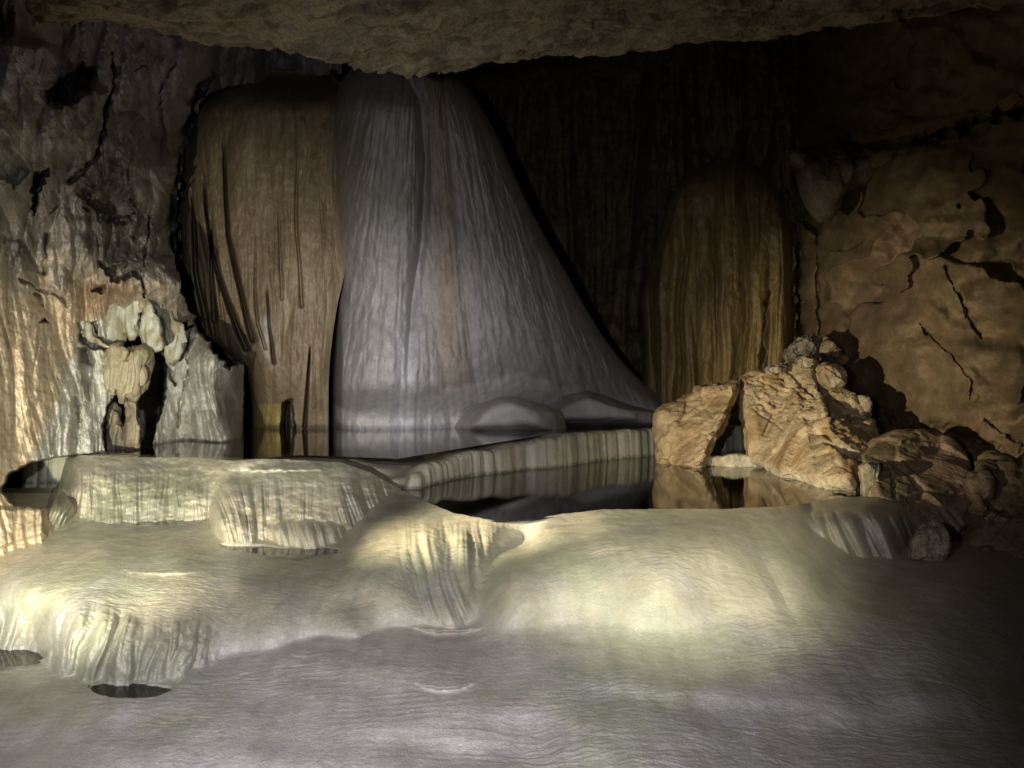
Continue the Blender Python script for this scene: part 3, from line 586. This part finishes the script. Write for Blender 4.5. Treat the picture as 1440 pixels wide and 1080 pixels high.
S('flowstone_bulge', [(150,490),(160,484),(170,482),(178,494),(178,506),(168,514),(154,518),(146,508)], 7.55, 'rounded ochre knob above the hanging cluster in the alcove', 'flowstone', fr=.10, amp=.05, fx=6, sm=1, col=flat_col([.40,.34,.21],[.5,.48,.38],6))

# ------------------------------------------------------------------ lofted flowstone bodies
def blade(name, prof, bulge, cols, dfun, colf, mat, label, cat, back=2.5, n=420, step=1.3, pw=.5, asym=1.0):
    """prof: rows (py, xleft, xright, D); a full rounded body: front half bulges toward the pool, back half closes behind"""
    pr = np.array(prof, float); ys = np.arange(pr[0, 0], pr[-1, 0]+.1, step)
    xl = np.interp(ys, pr[:, 0], pr[:, 1]); xr = np.interp(ys, pr[:, 0], pr[:, 2]); dc = np.interp(ys, pr[:, 0], pr[:, 3])
    for a in (xl, xr, dc):
        kk = np.ones(15)/15; a[:] = np.convolve(np.pad(a, 7, mode='edge'), kk, 'valid')
    th = np.linspace(0, 1, n); u = -np.cos(th*math.pi)       # dense near the edges
    U = np.broadcast_to(u, (len(ys), n)); YY = np.broadcast_to(ys[:, None], U.shape)
    X_ = (xl+xr)[:, None]/2+U*(xr-xl)[:, None]/2
    Ua = np.where(U > 0, U*asym, U); Dd = dc[:, None]-bulge*(1-np.abs(Ua)**2.2)**pw
    Dd = Dd+dfun(X_, YY, U)
    m = 40; bt = np.linspace(0, math.pi, m+2)[1:-1]
    Xb = (xl+xr)[:, None]/2+np.cos(bt)[None]*(xr-xl)[:, None]/2; Db = Dd[:, -1:]*(1-bt/math.pi)[None]+Dd[:, :1]*(bt/math.pi)[None]+back*np.sin(bt)[None]
    Xa = np.hstack([X_, Xb, X_[:, :1]]); Da = np.hstack([Dd, Db, Dd[:, :1]]); Ya = np.broadcast_to(ys[:, None], Xa.shape)
    o = grid_obj(name, Pd(Xa, Ya, Da), colf(Xa, Ya), mat)
    return tag(o, label, cat)
# brown drapery flowstone
def d_brown(x, y, U):
    e = np.clip((1-np.abs(U))*6, 0, 1)
    lm = sstep(360, 290, x)*sstep(240, 400, y)
    xx = x+6*perlin(x/40, y/90, 0, 100)-(y-300)*.22*sstep(380, 250, x)
    d = -.10*lobes(x/70+.3*perlin(y/120, x/200), y/900, 101)-.05*lobes(xx/24, y/420, 102)-.015*lobes(xx/8, y/200, 103)-.22*lm*lobes(xx/24, y/900, 104, .6)
    for pts, w, dp in [([(358,300),(360,420),(362,455),(372,490)],1.8,.15),([(312,180),(316,240),(320,330),(332,380),(354,478)],3.2,.55),([(286,240),(290,300),(300,360),(318,420),(345,490)],3.6,.7),([(297,300),(298,370),(301,450)],3.2,.6),([(268,260),(275,380),(286,430),(291,468)],3.8,.7),([(252,300),(255,400),(264,452)],3,.5),([(244,330),(248,400),(253,440)],2.5,.4),([(376,400),(378,460),(386,510)],2.2,.3),([(436,480),(432,540),(428,600)],2.5,.5),([(404,560),(400,605)],4,.6),([(420,200),(416,330),(424,430)],2.5,.12),([(392,260),(396,420)],2,.1)]:
        d = groove(d, x, y, pts, w, dp)
    d = d+.22*sstep(515, 600, y)*sstep(470, 430, x)+.9*(1-sstep(98, 150, y))**2
    d = hole(d, x, y, [(398,566),(410,562),(416,610),(394,610)], 1.2, 2, 1)
    return (d+.02*fbm(x/12, y/20, 0, 4, 105))*e
def c_brown(x, y):
    C = np.zeros(x.shape+(3,))+np.array([.27, .205, .13])
    C = pig(C, sstep(-.1, .5, fbm(x/22, y/130, 0, 4, 106))*.6, [.36, .30, .20])
    C = pig(C, sstep(330, 280, x)*sstep(260, 400, y)*.6, [.44, .38, .24])
    C = pig(C, pmask(x, y, [(366,445),(378,445),(382,500),(386,520),(376,510),(366,470)], 5, 5)*.6, [.46, .45, .42])
    C = pig(C, pmask(x, y, [(357,568),(398,568),(398,604),(357,604)], 2, 1)*.8, [.5, .38, .14])
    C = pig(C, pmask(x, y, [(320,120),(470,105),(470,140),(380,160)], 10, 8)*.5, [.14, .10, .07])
    return C
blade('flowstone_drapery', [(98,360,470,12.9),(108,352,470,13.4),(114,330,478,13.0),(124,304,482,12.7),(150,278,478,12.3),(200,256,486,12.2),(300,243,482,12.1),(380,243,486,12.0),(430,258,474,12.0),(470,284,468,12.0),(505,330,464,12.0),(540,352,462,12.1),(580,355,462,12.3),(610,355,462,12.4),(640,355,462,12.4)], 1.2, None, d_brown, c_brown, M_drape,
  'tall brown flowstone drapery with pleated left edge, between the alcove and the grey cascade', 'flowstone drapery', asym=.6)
# grey cascade
crs = [(560,85),(592,150),(597,230),(592,330),(578,430),(572,520),(570,620)]
def d_grey(x, y, U):
    e = np.clip((1-np.abs(U))*8, 0, 1)
    cx = np.interp(y, [p[1] for p in crs], [p[0] for p in crs])
    u1 = np.clip((x-cx)/125, -1, 0); l1 = -.9*np.sqrt(np.maximum(0, 1-(2*u1+1)**2))*sstep(90, 160, y)*sstep(600, 400, y)*.8
    g = .16*np.exp(-((x-cx-3)/7)**2)*sstep(560, 300, y)
    xx = x-(x-620)*.0+10*perlin(x/60, y/160, 0, 110)
    spread = np.interp(y, [90, 300, 600], [.45, .8, 1.3]); v = (x-590)/spread
    d = l1+g-2.3*sstep(760, 470, x)*sstep(400, 575, y)+.25*sstep(478, 458, x)*(1-lobes(x/9, y/400, 117))-.08*lobes(v/40, y/700, 111)-.026*lobes(v/13, y/260, 112)-.009*lobes(v/5, y/120, 113)-.03*fbm(v/9, y/30, 0, 4, 114)
    return d*e
def c_grey(x, y):
    spread = np.interp(y, [90, 300, 600], [.45, .8, 1.3]); v = (x-590)/spread
    C = np.zeros(x.shape+(3,))+np.array([.42, .405, .405])
    C = pig(C, sstep(0, .5, fbm(v/16, y/150, 0, 4, 115))*.4, [.28, .265, .26])
    C = pig(C, np.exp(-((v-42)/24)**2)*.6, [.33, .25, .17])
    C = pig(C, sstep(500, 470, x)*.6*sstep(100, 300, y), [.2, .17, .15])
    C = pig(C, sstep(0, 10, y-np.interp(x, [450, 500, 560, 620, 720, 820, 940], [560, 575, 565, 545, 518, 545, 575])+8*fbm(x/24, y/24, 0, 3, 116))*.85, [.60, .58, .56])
    C = pig(C, sstep(370, 520, y)*np.exp(-((x-568)/16)**2)*.8, [.66, .65, .70]); C = pig(C, sstep(470, 600, y)*np.exp(-((x-585)/55)**2)*.5, [.58, .57, .62])  # painted wet highlight: pale streak down the front, softer bright patch at its foot
    return C
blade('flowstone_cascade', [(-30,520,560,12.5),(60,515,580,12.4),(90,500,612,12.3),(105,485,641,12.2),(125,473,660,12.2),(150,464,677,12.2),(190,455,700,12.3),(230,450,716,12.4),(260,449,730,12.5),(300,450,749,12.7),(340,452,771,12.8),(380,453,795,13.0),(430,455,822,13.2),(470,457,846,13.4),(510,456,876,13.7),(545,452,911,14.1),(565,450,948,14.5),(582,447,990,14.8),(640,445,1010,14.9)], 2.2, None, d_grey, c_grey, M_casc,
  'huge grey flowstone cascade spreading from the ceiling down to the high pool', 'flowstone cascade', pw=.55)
# fluted yellow-brown drapery in the back
def d_back(x, y, U):
    e = np.clip((1-np.abs(U))*6, 0, 1)
    xx = x+5*perlin(x/30, y/80, 0, 120)
    d = -.34*lobes(xx/40, y/600, 121, .9)-.09*lobes(xx/17, y/260, 122, .9)-.012*lobes(xx/6, y/120, 123)-.03*fbm(x/9, y/14, 0, 4, 124)
    d = crack(d, x, y, [(1082,380),(1076,440),(1070,520)], 2.5, .4)
    return d*e
def c_back(x, y):
    C = np.zeros(x.shape+(3,))+np.array([.42, .31, .13])
    C = pig(C, sstep(0, .5, fbm(x/12, y/120, 0, 4, 125))*.6, [.22, .15, .07])
    C = pig(C, sstep(960, 900, x)*.6, [.2, .15, .09])
    C = pig(C, sstep(.05, .5, fbm(x/25, y/60, 0, 4, 126))*.4*sstep(500,400,y), [.5, .42, .26])
    return C
blade('fluted_drapery', [(222,1010,1040,17.2),(232,985,1066,16.4),(248,962,1086,15.8),(270,945,1100,15.4),(300,935,1108,15.2),(330,925,1116,15),(420,900,1122,14.8),(480,905,1122,14.8),(560,900,1122,14.8),(640,900,1122,14.8)], 1.3, None, d_back, c_back, M_drape,
  'yellow brown fluted flowstone column in the dim back, above the boulders', 'flowstone drapery')

# ------------------------------------------------------------------ back and right walls
def sheet(xs, ys, T, fn, cf):
    PX, PY = np.meshgrid(xs, ys); D = T(PX, PY); D = fn(D, PX, PY); return PX, PY, Pd(PX, PY, D), cf(PX, PY)
T = TPS([(380,0,17),(380,700,17),(600,50,19),(600,600,19),(800,300,20),(900,500,18),(820,650,18),(1000,200,17),(1100,300,15.5),(1100,560,15.3),(1180,100,14),(1180,620,14)])
def f_bw(D, x, y):
    return D-.5*lobes(x/60, y/500, 130)-.2*lobes(x/20, y/200, 131)-.3*fbm(x/50, y/50, 0, 4, 132)
def c_bw(x, y):
    C = np.zeros(x.shape+(3,))+np.array([.16, .12, .08]); return pig(C, sstep(0, .5, fbm(x/20, y/130, 0, 4, 133))*.5, [.3, .22, .12])
_, _, Pp, C = sheet(np.arange(380, 1200, 2.2), np.arange(-80, 720, 2.4), T, f_bw, c_bw)
tag(grid_obj('cave_wall', Pp, C, M_wall), 'unlit dark brown rock wall deep behind the grey cascade', 'rock wall')
# right wall of big slabs
xs = np.arange(1085, 1660, 1.4); ys = np.arange(-60, 830, 1.4); PX, PY = np.meshgrid(xs, ys)
T = TPS([(1085,-60,18),(1085,100,18),(1085,220,17.5),(1120,0,14.5),(1130,150,14),(1110,300,14.6),(1130,480,13.5),(1085,700,13.5),(1200,150,11),(1200,300,11.3),(1200,480,11.3),(1200,640,11),(1300,130,9.5),(1300,350,10),(1300,500,9.4),(1320,620,9),(1440,130,7.8),(1440,330,8.6),(1440,450,8.0),(1440,640,7.7),(1660,0,5.2),(1660,400,5.6),(1660,830,5.6),(1440,830,7.4),(1300,830,8.6)])
D = T(PX, PY)
D = D-.5*fbm(PX/150, PY/110, 0, 3, 140)-.02*fbm(PX/18, PY/18, 0, 4, 141)
Pw = Pd(PX, PY, D)
wu = PX+.35*PY
f1, f2, cid = worley(wu/190+.25*fbm(PX/90, PY/90, 0, 3, 142), PY/230+.25*fbm(PX/90, PY/90, 0, 3, 143), PX*0+.5, 5); ox, oy = worley.off
tilt = ((cid % 97)/97.-.5)*.35; tx_ = ((cid % 53)/53.-.5)*2.2; ty_ = ((cid % 31)/31.-.5)*1.8
D = D+tilt+tx_*ox+ty_*oy
g1, g2, cid2 = worley(wu/62+.3*fbm(PX/40, PY/40, 0, 3, 146), PY/84+.3*fbm(PX/40, PY/40, 0, 3, 147), PX*0+.5, 9); ox, oy = worley.off
D = D-.05*fbm(PX/45, PY/45, 0, 3, 139)
for pts, w, d in [([(1290,455),(1340,500),(1368,540),(1365,560)],1.8,.2),([(1330,375),(1350,420),(1366,455),(1378,475)],2.2,.22),([(1385,590),(1410,610),(1440,625)],2,.15),([(1110,300),(1125,360),(1122,400),(1126,480)],5,1.6),([(1148,330),(1150,420),(1152,470)],2,.3),([(1110,190),(1180,212),(1300,195),(1400,160),(1480,150)],6,.4)]:
    D = crack(D, PX, PY, pts, w, d)
D = hole(D, PX, PY, [(1095,215),(1112,220),(1135,285),(1158,308),(1150,330),(1120,310)], .8, 4, 2)
D = hole(D, PX, PY, [(1190,560),(1215,565),(1270,600),(1340,600),(1380,620),(1420,640),(1430,660),(1350,700),(1200,660)], .25, 10, 3)
PRt = Pd(PX, PY, D)
C = np.zeros(PX.shape+(3,))+np.array([.19, .14, .075])
C = pig(C, (cid % 3 == 1)*.5, [.29, .20, .12]); C = pig(C, (cid2 % 4 == 2)*.35, [.27, .21, .13])
C = pig(C, sstep(.0, .5, fbm(PX/30, PY/30, 0, 5, 144))*.6, [.14, .095, .055])
C = pig(C, pmask(PX, PY, [(1200,400),(1290,380),(1280,450),(1230,480),(1190,470)], 10, 10)*.7, [.16, .11, .07])
C = pig(C, sstep(.2, .5, fbm(PX/40+7, PY/25, 0, 4, 145))*.35, [.30, .18, .12])
tag(grid_obj('cave_wall', PRt, C, M_slab), 'brown rock wall of big cracked slabs rising behind the boulders at right', 'rock wall')

# ------------------------------------------------------------------ ceiling
def ceil():
    xs = np.concatenate([np.linspace(-14, -4.7, 30), np.linspace(-4.65, 5.2, 900), np.linspace(5.3, 14, 40)]); dd = np.concatenate([np.linspace(-3, 3.3, 60), np.linspace(3.32, 6.6, 520), np.linspace(6.65, 24, 140)])
    X, Y = np.meshgrid(xs, dd)
    lipx = 720+X/np.maximum(Y, .5)*F
    # lower edge of the near ceiling in the picture, turned into a lip at distance YL
    YL = np.interp(X, [-14,-3.5,-1.6,-.8,0,1.3,2.6,5,14], [5.2,5.3,5.6,5.8,5.9,6.1,6.2,6.2,6.0])
    lp = np.interp(X, [-3.6,-3.2,-2.2,-1.3,-.8,-.3,.4,1.2,2.0,2.8,4.5], [40,48,90,97,95,82,64,52,42,22,-15])
    zl = ZC+(540-lp)/F*YL
    zl0 = zl
    near = zl0+.12*(YL-Y)*np.where(Y < YL, 1, 0)*.0
    slope = .05
    z = zl0+slope*np.clip(YL-Y, 0, 9)
    past = np.clip(Y-YL, 0, 99)
    z = z+past*.62*(1-np.exp(-past*3))
    z = np.where(past > 0, np.minimum(z, 8.2+.05*past), z)
    z = z+.055*fbm(X*.9, Y*1.6, 0, 5, 150)+.03*fbm(X*2.5, Y*5, 0, 4, 151)
    # a step running diagonally at the left
    st, _ = seg_dist(X, Y, [(-3.2, 3.9), (-2.2, 4.9), (-1.2, 5.6)])
    side = np.sign((X+3.2)*(5.6-3.9)-(Y-3.9)*(-1.2+3.2))
    z = z+.22*sstep(-.06, .06, -side*st+.1*perlin(X*2, Y*2, 0, 159))*sstep(2.6, .6, st)
    pit = perlin(X*6+perlin(X*2,Y*3,0,149), Y*15, 0, 152); z = z+.08*sstep(.15, .3, pit)*sstep(-.1, .3, perlin(X, Y*1.4, 0, 153)+.12)
    z = z-.03*sstep(.1, .4, perlin(X*3, Y*8, 0, 155))-.022*ridge(X*2.2+perlin(X, Y*2), Y*7, 0, 3, 148)-.012*fbm(X*12, Y*22, 0, 3, 147)
    pit = perlin(X*15, Y*34, 0, 146); z = z+.03*sstep(.22, .35, pit)*sstep(-.05, .25, perlin(X*1.3+3, Y*2, 0, 145))
    C = np.zeros(X.shape+(3,))+np.array([.33, .27, .19])
    C = pig(C, sstep(0, .5, fbm(X*1.2, Y*2.4, 0, 5, 156))*.6, [.2, .15, .1])
    C = pig(C, sstep(.1, .45, fbm(X*4, Y*9, 0, 4, 157))*.5, [.07, .05, .03])
    C = pig(C, sstep(.2, .5, fbm(X*2+5, Y*4, 0, 4, 158))*.4, [.38, .31, .21])
    return np.stack([X, Y, z], -1), C
Pc, C = ceil()
o = grid_obj('ceiling', Pc, C, M_ceil, flip=False); tag(o, 'low brown pitted limestone cave ceiling sloping over the pools', 'cave ceiling', kind='structure')
# hanging rock point at upper right
def rockdisp(amp, f, seed, cr=(), strata=0):
    def g(V, N):
        d = amp*fbm(V[:, 0]*f, V[:, 1]*f, V[:, 2]*f, 5, seed)
        a, b, _ = worley(V[:, 0]*f*.9, V[:, 1]*f*.9, V[:, 2]*f*.9, seed); d = d-amp*.55*sstep(.12, 0, b-a)
        a, b, c_ = worley(V[:, 0]*1.9+.15*perlin(V[:, 0]*2, V[:, 1]*2, V[:, 2]*2), V[:, 1]*1.9, V[:, 2]*1.9, seed+3); ox, oy = worley.off; d = d+amp*(((c_ % 53)/53.-.5)*3*ox+((c_ % 31)/31.-.5)*3*oy+((c_ % 17)/17.-.5)*1.2)
        if strata: d = d+strata*(ridge(V[:, 0]*3+V[:, 2]*5, V[:, 1]*3, V[:, 2]*9-V[:, 0]*3, 3, seed+5)-.5)
        px, py = proj(V)
        for pts, w, dp in cr:
            q, _ = seg_dist(px+2*perlin(px/7, py/7, 0, seed), py+2*perlin(px/7, py/7, 0, seed+1), pts); d = d-dp*np.exp(-(q/w)**2)
        return d
    return g
S('hanging_rock', [(1108,212),(1150,212),(1195,215),(1238,222),(1215,248),(1180,280),(1168,298),(1160,305),(1150,298),(1130,268),(1118,240)], 11.2, 'pointed rock hanging down from the dark wall at upper right', 'hanging rock', fr=.4, bk=1.0, inf=.6, vox=.025, sm=1, amp=.16, fx=1.6, col=flat_col([.24,.2,.14],[.16,.13,.09],3), mat=M_rock)

# ------------------------------------------------------------------ boulders
tan = [.52, .40, .235]; tan2 = [.38, .27, .145]
def rock(name, outs, label, vox=.018, sm=3, amp=.05, f=3, seed=160, col=None, cr=(), strata=0, cat='boulder', group=None):
    return solid(name, outs, vox, sm, rockdisp(amp, f, seed, cr, strata), col or flat_col(tan, tan2, 2.5, seed), M_rock, label, cat, group)
def zd(px, py, z): return (px, py, (ZC-z)*F/(py-540))
rock('boulder', [([(924,612,10.5),(926,585,10.6),(942,568,10.7),(962,556,10.8),(990,546,10.5),(1022,540,10.2),(1038,536,10.2),(1040,548,10.2),(1028,574,10.1),(1004,618,9.9),(984,662,9.7),(955,665,9.9),(926,660,10.3)], .35, .5, .85, .8)],
     'smooth tan boulder leaning at the end of the ribbed dam, its foot in the pool', amp=.05, f=2.2, seed=161, cat='boulder', strata=.012, sm=4)
crk = [([(1105,517),(1125,535),(1140,548),(1150,550)],2.6,.10),([(1142,505),(1152,530),(1166,555),(1172,585)],3.6,.22),([(1095,525),(1112,545),(1128,552),(1145,553)],2.3,.08),([(1130,568),(1150,570)],2,.06),
       ([(1160,615),(1185,630),(1208,645)],4,.12),([(1175,580),(1205,588),(1225,592)],3,.12),([(1145,600),(1170,612),(1200,640)],3,.08),([(1065,580),(1085,592),(1100,605)],1.6,.04),([(1095,545),(1075,535),(1060,530)],2,.04),([(1184,545),(1200,570),(1225,580)],2.5,.12),([(1165,585),(1130,585)],2,.05)]
def d_main(V, N):
    d = rockdisp(.03, 2.0, 162, crk, .006)(V, N)
    px, py = proj(V)
    m = pmask(px, py, [(1040,525),(1110,520),(1150,560),(1200,600),(1230,640),(1150,600),(1060,580)], 10, 4)
    a, b, _ = worley(V[:, 0]*9+V[:, 2]*3, V[:, 1]*9, V[:, 2]*13-V[:, 0]*3, 3)
    return d-.035*m*sstep(.5, .1, a)-.02*m*ridge(V[:, 0]*7+V[:, 2]*6, V[:, 1]*6, V[:, 2]*14-V[:, 0]*4, 2, 9)
def c_main(V, N):
    C = flat_col([.56, .44, .27], [.42, .29, .15], 2.5, 163)(V, N); px, py = proj(V)
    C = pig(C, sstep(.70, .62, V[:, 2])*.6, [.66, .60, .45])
    return C
solid('boulder', [([(1050,645,9.75),(1045,590,9.9),(1043,552,10.1),(1040,528,10.3),(1062,520,10.3),(1085,522,10.3),(1108,508,10.3),(1142,505,10.2),(1160,530,9.9),(1186,560,9.6),(1222,585,9.2),(1236,615,8.9),(1232,640,8.3),(1212,655,7.9),(1209,700,7.4),(1150,690,7.9),(1090,670,8.9)], .25, .9, .8, .7)],
      .016, 3, d_main, c_main, M_rock, 'big tilted tan slab boulder with pitted cracked top, standing in the middle pool', 'boulder')
G = 'broken stones stacked on the big slab boulder'
sm = [
 ([(1150,520),(1160,511),(1176,513),(1186,524),(1192,538),(1188,546),(1168,548),(1156,540)], 9.7, 'rounded pale yellow stone high on the slab, right of the long crack', .30, [.58,.50,.33]),
 ([(1166,549),(1184,547),(1200,556),(1212,572),(1222,585),(1200,584),(1178,572)], 9.4, 'flat tan wedge stone below the pale yellow stone', .28, [.5,.40,.25]),
 ([(1206,556),(1216,558),(1225,570),(1226,580),(1216,578),(1208,566)], 9.3, 'tiny greyish stone at the right edge of the stack', .15, [.42,.37,.28]),
 ([(1118,505),(1130,500),(1148,502),(1152,514),(1140,522),(1122,518)], 10.0, 'grey tan cap stone at the peak left of the long crack', .22, [.43,.37,.27]),
 ([(1074,520),(1082,513),(1098,512),(1106,516),(1102,525),(1086,527)], 10.0, 'small pale edged stone on the left shoulder of the slab', .18, [.5,.44,.33]),
 ([(1168,588),(1200,590),(1228,592),(1236,612),(1230,628),(1212,636),(1196,622),(1172,606)], 9.0, 'knobbly yellow stone with a dark pit near the right end of the slab', .32, [.52,.43,.25]),
 ([(1136,566),(1156,556),(1166,566),(1166,584),(1148,587),(1134,586),(1128,574)], 9.45, 'square cut cream block standing on the pitted slab face', .20, [.6,.49,.31]),
]
for i, (pts, D_, lb, th, c) in enumerate(sm):
    rock('stone', [([(x, y, D_) for x, y in pts], th*.7, th*1.6, .7, .85)], lb, vox=.012, sm=1, amp=.032, f=4, seed=170+i, col=flat_col(c, tan2, 4, 170+i), cat='stone', group=G)
rock('stone', [([(1105,500),(1106,488),(1116,478),(1140,472),(1150,480),(1150,496),(1138,504),(1118,505)], .3, .5, .7, .8)] and [([(x, y, 10.9) for x, y in [(1105,500),(1106,488),(1116,478),(1140,472),(1152,480),(1150,496),(1138,504),(1118,506)]], .3, .5, .7, .8)],
     'dark grey stone at the very top of the pile under the black cleft', vox=.014, sm=1, amp=.07, f=4, seed=181, col=flat_col([.27,.23,.18],[.15,.13,.1],4), cat='stone')
rock('stone', [([(x, y, 10.9) for x, y in [(1150,484),(1160,479),(1176,482),(1184,494),(1182,506),(1166,502),(1152,498)]], .25, .5, .7, .8)],
     'small reddish brown stone beside the dark grey top stone', vox=.014, sm=1, amp=.07, f=4, seed=182, col=flat_col([.36,.28,.19],[.25,.16,.1],4), cat='stone')
pink = [.40, .28, .19]
rock('boulder', [([(1212,655,7.5),(1212,640,7.7),(1230,622,7.9),(1262,608,8.1),(1300,606,8.2),(1340,618,8.2),(1360,640,8.0),(1372,680,7.6),(1370,720,7.4),(1362,775,7.2),(1300,770,7.0),(1262,720,7.0),(1226,702,7.1),(1225,670,7.3)], .3, .8, .85, .8)],
     'reddish brown block boulder right of the tan slab, above the fluted rim', amp=.035, f=1.5, seed=183, cr=[([(1215,650),(1250,648),(1275,660)],2,.06),([(1262,650),(1300,690),(1370,700)],2,.04),([(1255,665),(1258,700)],2,.04)], col=flat_col(pink, [.26, .20, .11], 2, 183), strata=.006)
rock('boulder', [([(1368,660,7.3),(1385,644,7.5),(1440,648,7.3),(1560,640,6.6),(1640,700,6.0),(1640,840,5.8),(1440,830,6.6),(1380,800,6.9),(1366,745,7.1)], .3, .9, .85, .8)],
     'dark brown boulder cut by the right edge of the view', vox=.024, amp=.09, f=1.8, seed=184, col=flat_col([.27, .2, .12], [.16, .11, .07], 2, 184), strata=.02, cr=[([(1372,660),(1382,700),(1378,740)],2.5,.12)])
rock('stone', [([(x, y, 7.1) for x, y in [(1209,655),(1222,648),(1236,652),(1242,700),(1236,720),(1216,718),(1212,690)]], .12, .3, .8, .8)],
     'upright yellowish stone wedged between tan slab and reddish block', vox=.012, amp=.02, f=5, seed=185, col=flat_col([.46,.40,.26],[.3,.22,.15],4), cat='stone')
rock('stone', [([(x, y, 6.15) for x, y in [(1276,786),(1280,760),(1296,742),(1318,738),(1334,752),(1338,768),(1328,784),(1318,792),(1290,792)]], .15, .3, .75, .8)],
     'small pinkish tan stone resting beside the fluted rim at lower right', vox=.012, amp=.03, f=5, seed=186, col=flat_col([.46,.35,.25],[.34,.26,.19],4), cat='stone')
rock('stone', [([(x, y, 9.7) for x, y in [(975,643),(1040,639),(1080,645),(1135,657),(1125,664),(1060,664),(985,654)]], .1, .25, .85, .85)],
     'thin pale ledge of rock at the waterline between the two big boulders', vox=.014, sm=1, amp=.012, f=5, seed=191, col=flat_col([.66,.61,.48],[.5,.42,.28],4), cat='ledge')
# two low mounds rising out of the high pool
def mound(pts, D_, lb, seed):
    solid('flowstone_mound', [([(x, y, D_) for x, y in pts], .7, .8, .55, .6)], .03, 8, lambda V, N: .02*fbm(V[:, 0]*3, V[:, 1]*3, V[:, 2]*3, 3, seed), flat_col([.44,.42,.40],[.33,.31,.29],2,seed), M_floor, lb, 'flowstone mound')
mound([(640,600),(655,578),(680,564),(706,557),(730,558),(760,567),(790,578),(800,612),(640,612)], 11.6, 'low rounded grey flowstone mound rising from the high pool before the cascade', 201)
mound([(740,590),(770,568),(800,553),(826,548),(850,556),(880,568),(930,580),(940,600),(740,600)], 12.4, 'second grey flowstone mound farther back by the foot of the cascade', 202)

# ------------------------------------------------------------------ lights: hand torches and a cool headlamp
def spot(name, loc, aim, watts, cone, col, blend=.5, rad=.03):
    l = bpy.data.lights.new(name, 'SPOT'); l.energy = watts; l.spot_size = R(cone); l.spot_blend = blend; l.color = col; l.shadow_soft_size = rad
    o = bpy.data.objects.new(name, l); COL.objects.link(o); o.location = loc
    o.rotation_euler = (Vector(aim)-Vector(loc)).to_track_quat('-Z', 'Y').to_euler(); return o
spot('torch', (-2.0, 2.0, .88), (-3.2, 7.0, 1.18), 1250, 53, (1, .94, .76), .9)
spot('torch', (.5, .5, 2.7), (1.05, 5.35, .55), 1050, 31, (1, .95, .74), .85)
spot('torch', (-2.6, 3.6, 1.15), (3.9, 9.6, 1.15), 2500, 40, (1, .87, .6), 1.0)
spot('headlamp', (-.6, .2, 1.75), (-.8, 4.6, .5), 730, 92, (.97, .94, .98), 1.0)
spot('headlamp', (-1.0, 0.4, 1.9), (-1.7, 11, 1.8), 1450, 26, (.97, .95, 1), 1.0)

# ------------------------------------------------------------------ world and camera
w = bpy.data.worlds.new('World'); sc.world = w; w.use_nodes = True
w.node_tree.nodes['Background'].inputs[0].default_value = (.8, .75, .7, 1); w.node_tree.nodes['Background'].inputs[1].default_value = .002
cam = bpy.data.cameras.new('camera'); co = bpy.data.objects.new('camera', cam); COL.objects.link(co)
co.location = (0, 0, ZC); co.rotation_euler = (R(90), 0, 0); cam.sensor_width = 36; cam.lens = F/1440*36; cam.clip_start = .05; cam.clip_end = 200
sc.camera = co
sc.view_settings.view_transform = 'Standard'; sc.view_settings.look = 'None'; sc.view_settings.exposure = 0; sc.view_settings.gamma = 1
